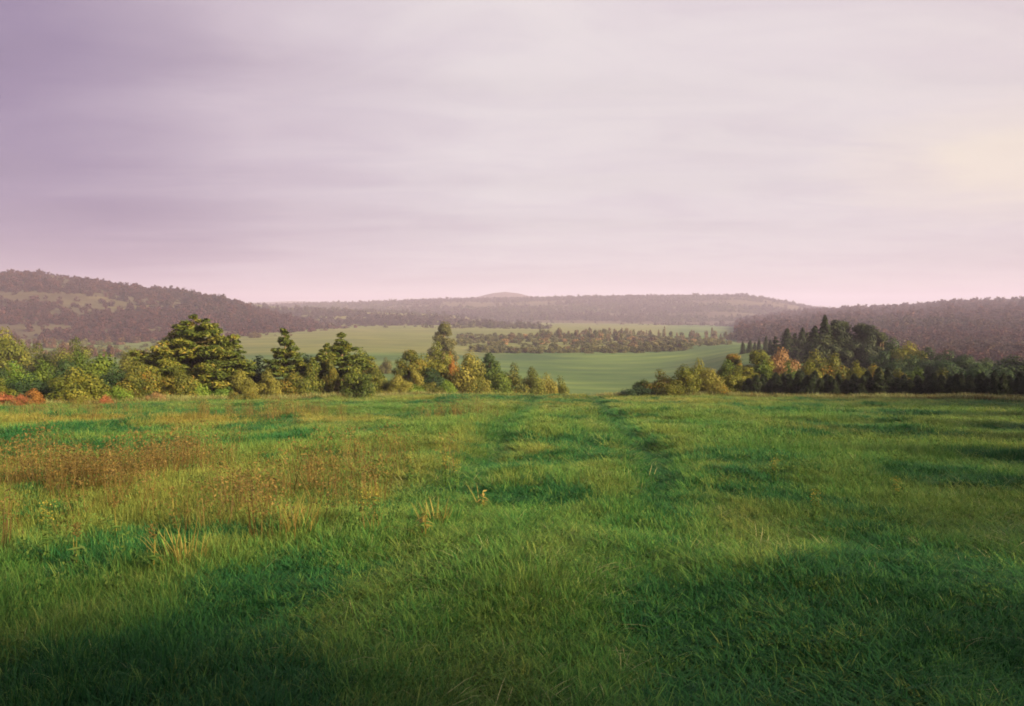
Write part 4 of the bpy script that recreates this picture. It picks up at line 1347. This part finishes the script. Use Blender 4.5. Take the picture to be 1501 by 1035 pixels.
def build_grass():
    rng = np.random.default_rng(900)
    X, Y, S = fan_points(rng, [(1.5, 6, 420, 0.62), (6, 11, 230, 0.74), (11, 18, 100, 0.95), (18, 30, 42, 1.3), (30, 50, 22, 1.6), (50, 90, 10, 2.2)])
    m = len(X)
    hgt = np.exp(0.95 * fbm(X * 0.75, Y * 0.50, 81, 4) + 0.5 * fbm(X * 0.18, Y * 0.12, 83, 2))
    t = track_d(X, Y)
    hgt *= 1 - 0.5 * np.exp(-(t / 0.38) ** 2) * smooth01((Y - 9) / 5)
    hgt *= 1 + 0.8 * smooth01((-1.5 - X) / 3) * smooth01((13 - Y) / 6)      # rank growth at near left
    s = S * rng.uniform(0.75, 1.25, m)
    hs = S ** 0.3 * np.clip(hgt, 0.35, 1.9) * rng.uniform(0.75, 1.25, m) * (1 - 0.35 * smooth01((Y - 28) / 20)) * (0.66 + 0.34 * smooth01((Y - 6) / 12))
    scl = np.stack([s, s, hs], -1)
    rot = np.stack([rng.normal(0, 0.12, m), rng.normal(0, 0.12, m), rng.uniform(0, 6.28, m)], -1)
    pale = 0.09 + 0.32 * smooth01(-0.3 + fbm(X * 0.5, Y * 0.5, 88, 2) * 2)
    u = rng.random(m)
    idx = np.where(u < pale, rng.integers(4, 6, m), np.where(u > 0.98, 6, rng.integers(0, 4, m)))
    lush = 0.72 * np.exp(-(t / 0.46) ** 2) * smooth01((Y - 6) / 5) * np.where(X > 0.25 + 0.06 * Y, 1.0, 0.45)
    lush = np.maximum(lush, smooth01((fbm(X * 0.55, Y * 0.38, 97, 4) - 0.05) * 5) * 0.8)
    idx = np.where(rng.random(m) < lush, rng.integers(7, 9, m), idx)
    zone = np.clip(grass_zone(X, Y) + rng.normal(0, 0.12, m), 0, 1)
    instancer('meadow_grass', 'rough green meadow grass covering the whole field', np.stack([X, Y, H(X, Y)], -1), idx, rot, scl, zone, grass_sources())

    # rust brown weeds and seed heads at the left
    src = []
    for i in range(3):
        r2 = np.random.default_rng(760 + i)
        src.append(merge('weed', [(blades(r2, 16, 0.12, 0.30, 0.62, r2.uniform(0.004, 0.008, 16), lean=0.16, droop=0.15), 0),
                                  (scatter_leaves(r2, 90, 0.15, 0.30, 0.62, 0.018, aspect=1.8), 0),
                                  (scatter_leaves(r2, 20, 0.15, 0.05, 0.35, 0.016), 1)], [M_RUST, M_HERB]))
    n = 12000
    X = rng.uniform(-24, -0.5, n)
    Y = rng.uniform(7, 34, n)
    dens = np.exp(-(((X + 6.6) / 4.2) ** 2 + ((Y - 11.2) / 3.6) ** 2)) + 0.7 * np.exp(-(((X + 3.9) / 1.6) ** 2 + ((Y - 14.2) / 0.9) ** 2))
    dens += 0.35 * np.exp(-((Y - 30) / 2.5) ** 2)
    dens *= 0.30 + 1.5 * fbm(X * 0.5, Y * 0.35, 93, 3)
    k = rng.random(n) < dens
    X, Y = X[k], Y[k]
    m = len(X)
    s = rng.uniform(0.8, 1.4, m)
    instancer('rust_weeds', 'tawny rust brown weeds gone to seed at the left of the field', np.stack([X, Y, H(X, Y)], -1), rng.integers(0, 3, m),
              np.stack([rng.normal(0, 0.1, m), rng.normal(0, 0.1, m), rng.uniform(0, 6.28, m)], -1),
              np.stack([s, s, s * rng.uniform(0.65, 1.05, m)], -1), np.zeros(m), src)

    # tall grass gone pale at the edge of the crest and under the hedges
    src = []
    for i in range(3):
        r2 = np.random.default_rng(780 + i)
        src.append(merge('edge_grass', [(blades(r2, 26, 0.25, 0.25, 0.60, r2.uniform(0.008, 0.016, 26), lean=0.25, droop=0.3), 0)], [M_RUST if i == 2 else M_PALE]))
    n = 5200
    xp = rng.uniform(-60, 1560, n)
    dl = np.interp(xp, [-60, 0, 230, 460, 700, 830, 900, 1100, 1500], [38, 39, 45, 52, 62, 70, 58, 55, 45])
    Y = dl + np.abs(rng.normal(0, 3.0, n)) * np.where(xp < 850, 0.8, 0.5) - 0.8
    X = (xp - W_PX / 2) / F_PX * Y
    s = rng.uniform(0.5, 1.1, n)
    instancer('edge_grass', 'pale and rusty seeding grass along the far edge of the field', np.stack([X, Y, H(X, Y)], -1), rng.integers(0, 3, n),
              np.stack([rng.normal(0, 0.1, n), rng.normal(0, 0.1, n), rng.uniform(0, 6.28, n)], -1), np.stack([s * 1.3, s * 1.3, s * 0.8], -1), np.zeros(n), src)


build_grass()

# ------------------------------------------------------------------ single weeds that stand out of the grass


def field_at(x, y):
    """point of the field under photograph pixel (x, y)"""
    lo, hi = 2.0, 60.0
    for _ in range(50):
        d = (lo + hi) / 2
        X = px_x(x, d)
        if px_z(x, y, d) < h1(X, d): hi = d
        else: lo = d
    return px_x(x, lo), lo


def weed(name, label, cat, x, y, parts, scale=1.0, group=None):
    X, Y = field_at(x, y)
    root = bpy.data.objects.new(name, None)
    root.empty_display_size = 0.2
    COL.objects.link(root)
    root.location = (X, Y, h1(X, Y))
    root.scale = (scale,) * 3
    tag(root, label, cat, group)
    for pn, ch, mat in parts:
        me = mesh_np(pn, ch[0], ch[2], ch[1], ch[3])
        me.materials.append(mat)
        o = bpy.data.objects.new(pn, me)
        o.parent = root
        COL.objects.link(o)
    return root


def stalk_leaves(rng, h, n, size):
    z = rng.uniform(0.05, 0.85, n) * h
    a = rng.uniform(0, 6.283, n)
    pos = np.stack([np.cos(a) * 0.04, np.sin(a) * 0.04, z], -1)
    return leaf_quads(pos, np.stack([np.cos(a) * 0.4, np.sin(a) * 0.4, np.ones(n)], -1), size, 2.2, rng, rng.random(n))


def head(rng, h, n, size, rad=0.05, length=0.12):
    pos = np.stack([rng.normal(0, rad * 0.5, n), rng.normal(0, rad * 0.5, n), h + rng.uniform(-length, length * 0.3, n)], -1)
    return leaf_quads(pos, unit(rng, n), size, 1.2, rng, rng.random(n))


def single_weeds():
    k = 0
    specs = [
        ('tuft', 430, 792, 0.62, 'tall upright tuft of golden straw at left centre of the field'),
        ('tuft', 262, 836, 0.50, 'yellow green straw tuft below the rust weeds at the left'),
        ('tuft', 636, 772, 0.40, 'loose golden tuft left of centre among yellow flowering stalks'),
        ('gold', 652, 712, 0.45, 'pale yellow flowering stalk left of the centre of the field'),
        ('gold', 668, 722, 0.45, 'second pale yellow stalk close beside the loose golden tuft'),
        ('gold', 600, 706, 0.42, 'yellow green flowering stalk with a dark stem left of the centre'),
        ('gold', 532, 782, 0.42, 'leafy yellow green stalk between the straw tuft and the field centre'),
        ('gold', 549, 778, 0.42, 'twin leafy stalk right beside the leafy yellow green stalk'),
        ('bent', 622, 790, 0.40, 'bent orange straw stem left of the field centre'),
        ('bent', 707, 745, 0.38, 'forked tan stem near the middle of the field'),
        ('rusty', 164, 800, 0.50, 'upright pale stem with a rusty drooping head at the left'),
        ('rusty', 106, 846, 0.45, 'short stem with a tan head at the left foreground'),
        ('rusty', 218, 850, 0.45, 'stiff brown stem standing in the left foreground grass'),
        ('rusty', 250, 790, 0.55, 'bushy orange brown weed below the rust weeds'),
        ('gold', 60, 830, 0.55, 'tall slim yellow green weed near the left frame edge'),
        ('gold', 1138, 712, 0.38, 'small yellow weed right of the tractor track'),
        ('gold', 1318, 745, 0.36, 'tiny yellow flower stalk in the shaded right of the field'),
        ('gold', 1198, 775, 0.40, 'pale leafy weed in the shaded right half of the field'),
    ]
    for kind, x, y, h, lab in specs:
        k += 1
        rng = np.random.default_rng(1000 + k)
        if kind == 'tuft':
            n = 46
            weed('straw_tuft', lab, 'grass tuft', x, y, [
                ('blades', blades(rng, n, 0.16, h * 0.6, h, rng.uniform(0.006, 0.012, n), lean=0.22, droop=0.45), M_STRAW),
                ('green_blades', blades(rng, 60, 0.26, h * 0.3, h * 0.75, rng.uniform(0.006, 0.012, 60), lean=0.35), M_GRASS)], group='straw tufts in the field')
        elif kind == 'gold':
            weed('yellow_weed', lab, 'weed', x, y, [
                ('stem', blades(rng, 4, 0.03, h * 0.85, h, np.full(4, 0.010), lean=0.08, droop=0.05), M_HERB),
                ('leaf_spray', stalk_leaves(rng, h, 60, 0.035), M_HERB),
                ('flower_head', head(rng, h, 110, 0.014, 0.06, 0.14), M_FLOWER)], group='yellow weeds in the field')
        elif kind == 'bent':
            weed('bent_straw', lab, 'weed', x, y, [
                ('stem', blades(rng, 4, 0.04, h * 0.8, h, np.full(4, 0.013), lean=0.35, droop=0.9), M_STRAW),
                ('leaf_spray', stalk_leaves(rng, h * 0.7, 14, 0.05), M_STRAW)], group='bent straw stems in the field')
        else:
            weed('rusty_weed', lab, 'weed', x, y, [
                ('stem', blades(rng, 3, 0.02, h * 0.9, h, np.full(3, 0.011), lean=0.06, droop=0.05), M_STRAW),
                ('leaf_spray', stalk_leaves(rng, h * 0.7, 22, 0.05), M_HERB),
                ('seed_head', head(rng, h * 0.97, 120, 0.014, 0.04, 0.09), M_RUST)], group='rusty weeds in the field')


single_weeds()

# ------------------------------------------------------------------ unseen trees added beside and behind the viewer to shade the field


def shade_trees():
    spots = [  # x, y, width, height
        (-17, -5.4, 6, 7.0), (-12, -5.6, 6, 7.5), (-7, -5.2, 5.5, 7.2), (-2, -5.8, 6, 7.4), (3, -5.3, 5.5, 7.2), (8, -4.8, 5.5, 7.6), (12.5, -5.6, 5, 7.2), (18, -4.4, 5, 6.6),
        (21.5, -2.2, 5.5, 7.2), (24, 2, 5.5, 7.3), (25, 6, 5.5, 7.2), (28, 10, 5.5, 7.2), (31, 15, 5.5, 7.4), (34, 20, 6, 7.6), (37, 26, 6, 7.8), (38, 31, 6, 8.2),
        (40, 36, 6, 8.8), (43, 42, 6, 9.2), (46, 47, 6, 9.5), (50, 53, 6, 10), (56, 60, 6, 10), (62, 68, 6, 10.5), (68, 76, 6, 10.5), (74, 84, 6, 10.5),
    ]
    for i, (x, y, w, h) in enumerate(spots):
        plant('broadleaf_tree', 'unseen leafy tree added right of and behind the viewer to shade the field', 'tree', 'mass', 0, 0, w, h, 'green',
              'unseen trees added to shade the field', at=(x, y))


shade_trees()

# ------------------------------------------------------------------ haze


def build_haze():
    x0, x1, y0, y1, z0, z1 = -5200, 5200, -430, 4000, -62, 125
    v = [(x, y, z) for z in (z0, z1) for y in (y0, y1) for x in (x0, x1)]
    f = [(0, 2, 3, 1), (4, 5, 7, 6), (0, 1, 5, 4), (2, 6, 7, 3), (0, 4, 6, 2), (1, 3, 7, 5)]
    me = bpy.data.meshes.new('haze')
    me.from_pydata(v, [], f)
    m, n, l = new_mat('evening_haze')
    p = N(n, 'ShaderNodeVolumePrincipled')
    p.inputs['Color'].default_value = (0.57, 0.52, 0.84, 1)
    p.inputs['Density'].default_value = 0.00034
    p.inputs['Anisotropy'].default_value = 0.0
    o = N(n, 'ShaderNodeOutputMaterial')
    l.new(p.outputs[0], o.inputs['Volume'])
    me.materials.append(m)
    ob = bpy.data.objects.new('haze', me)
    tag(ob, 'pale mauve evening haze filling the valley', None, None, 'stuff')
    COL.objects.link(ob)


build_haze()
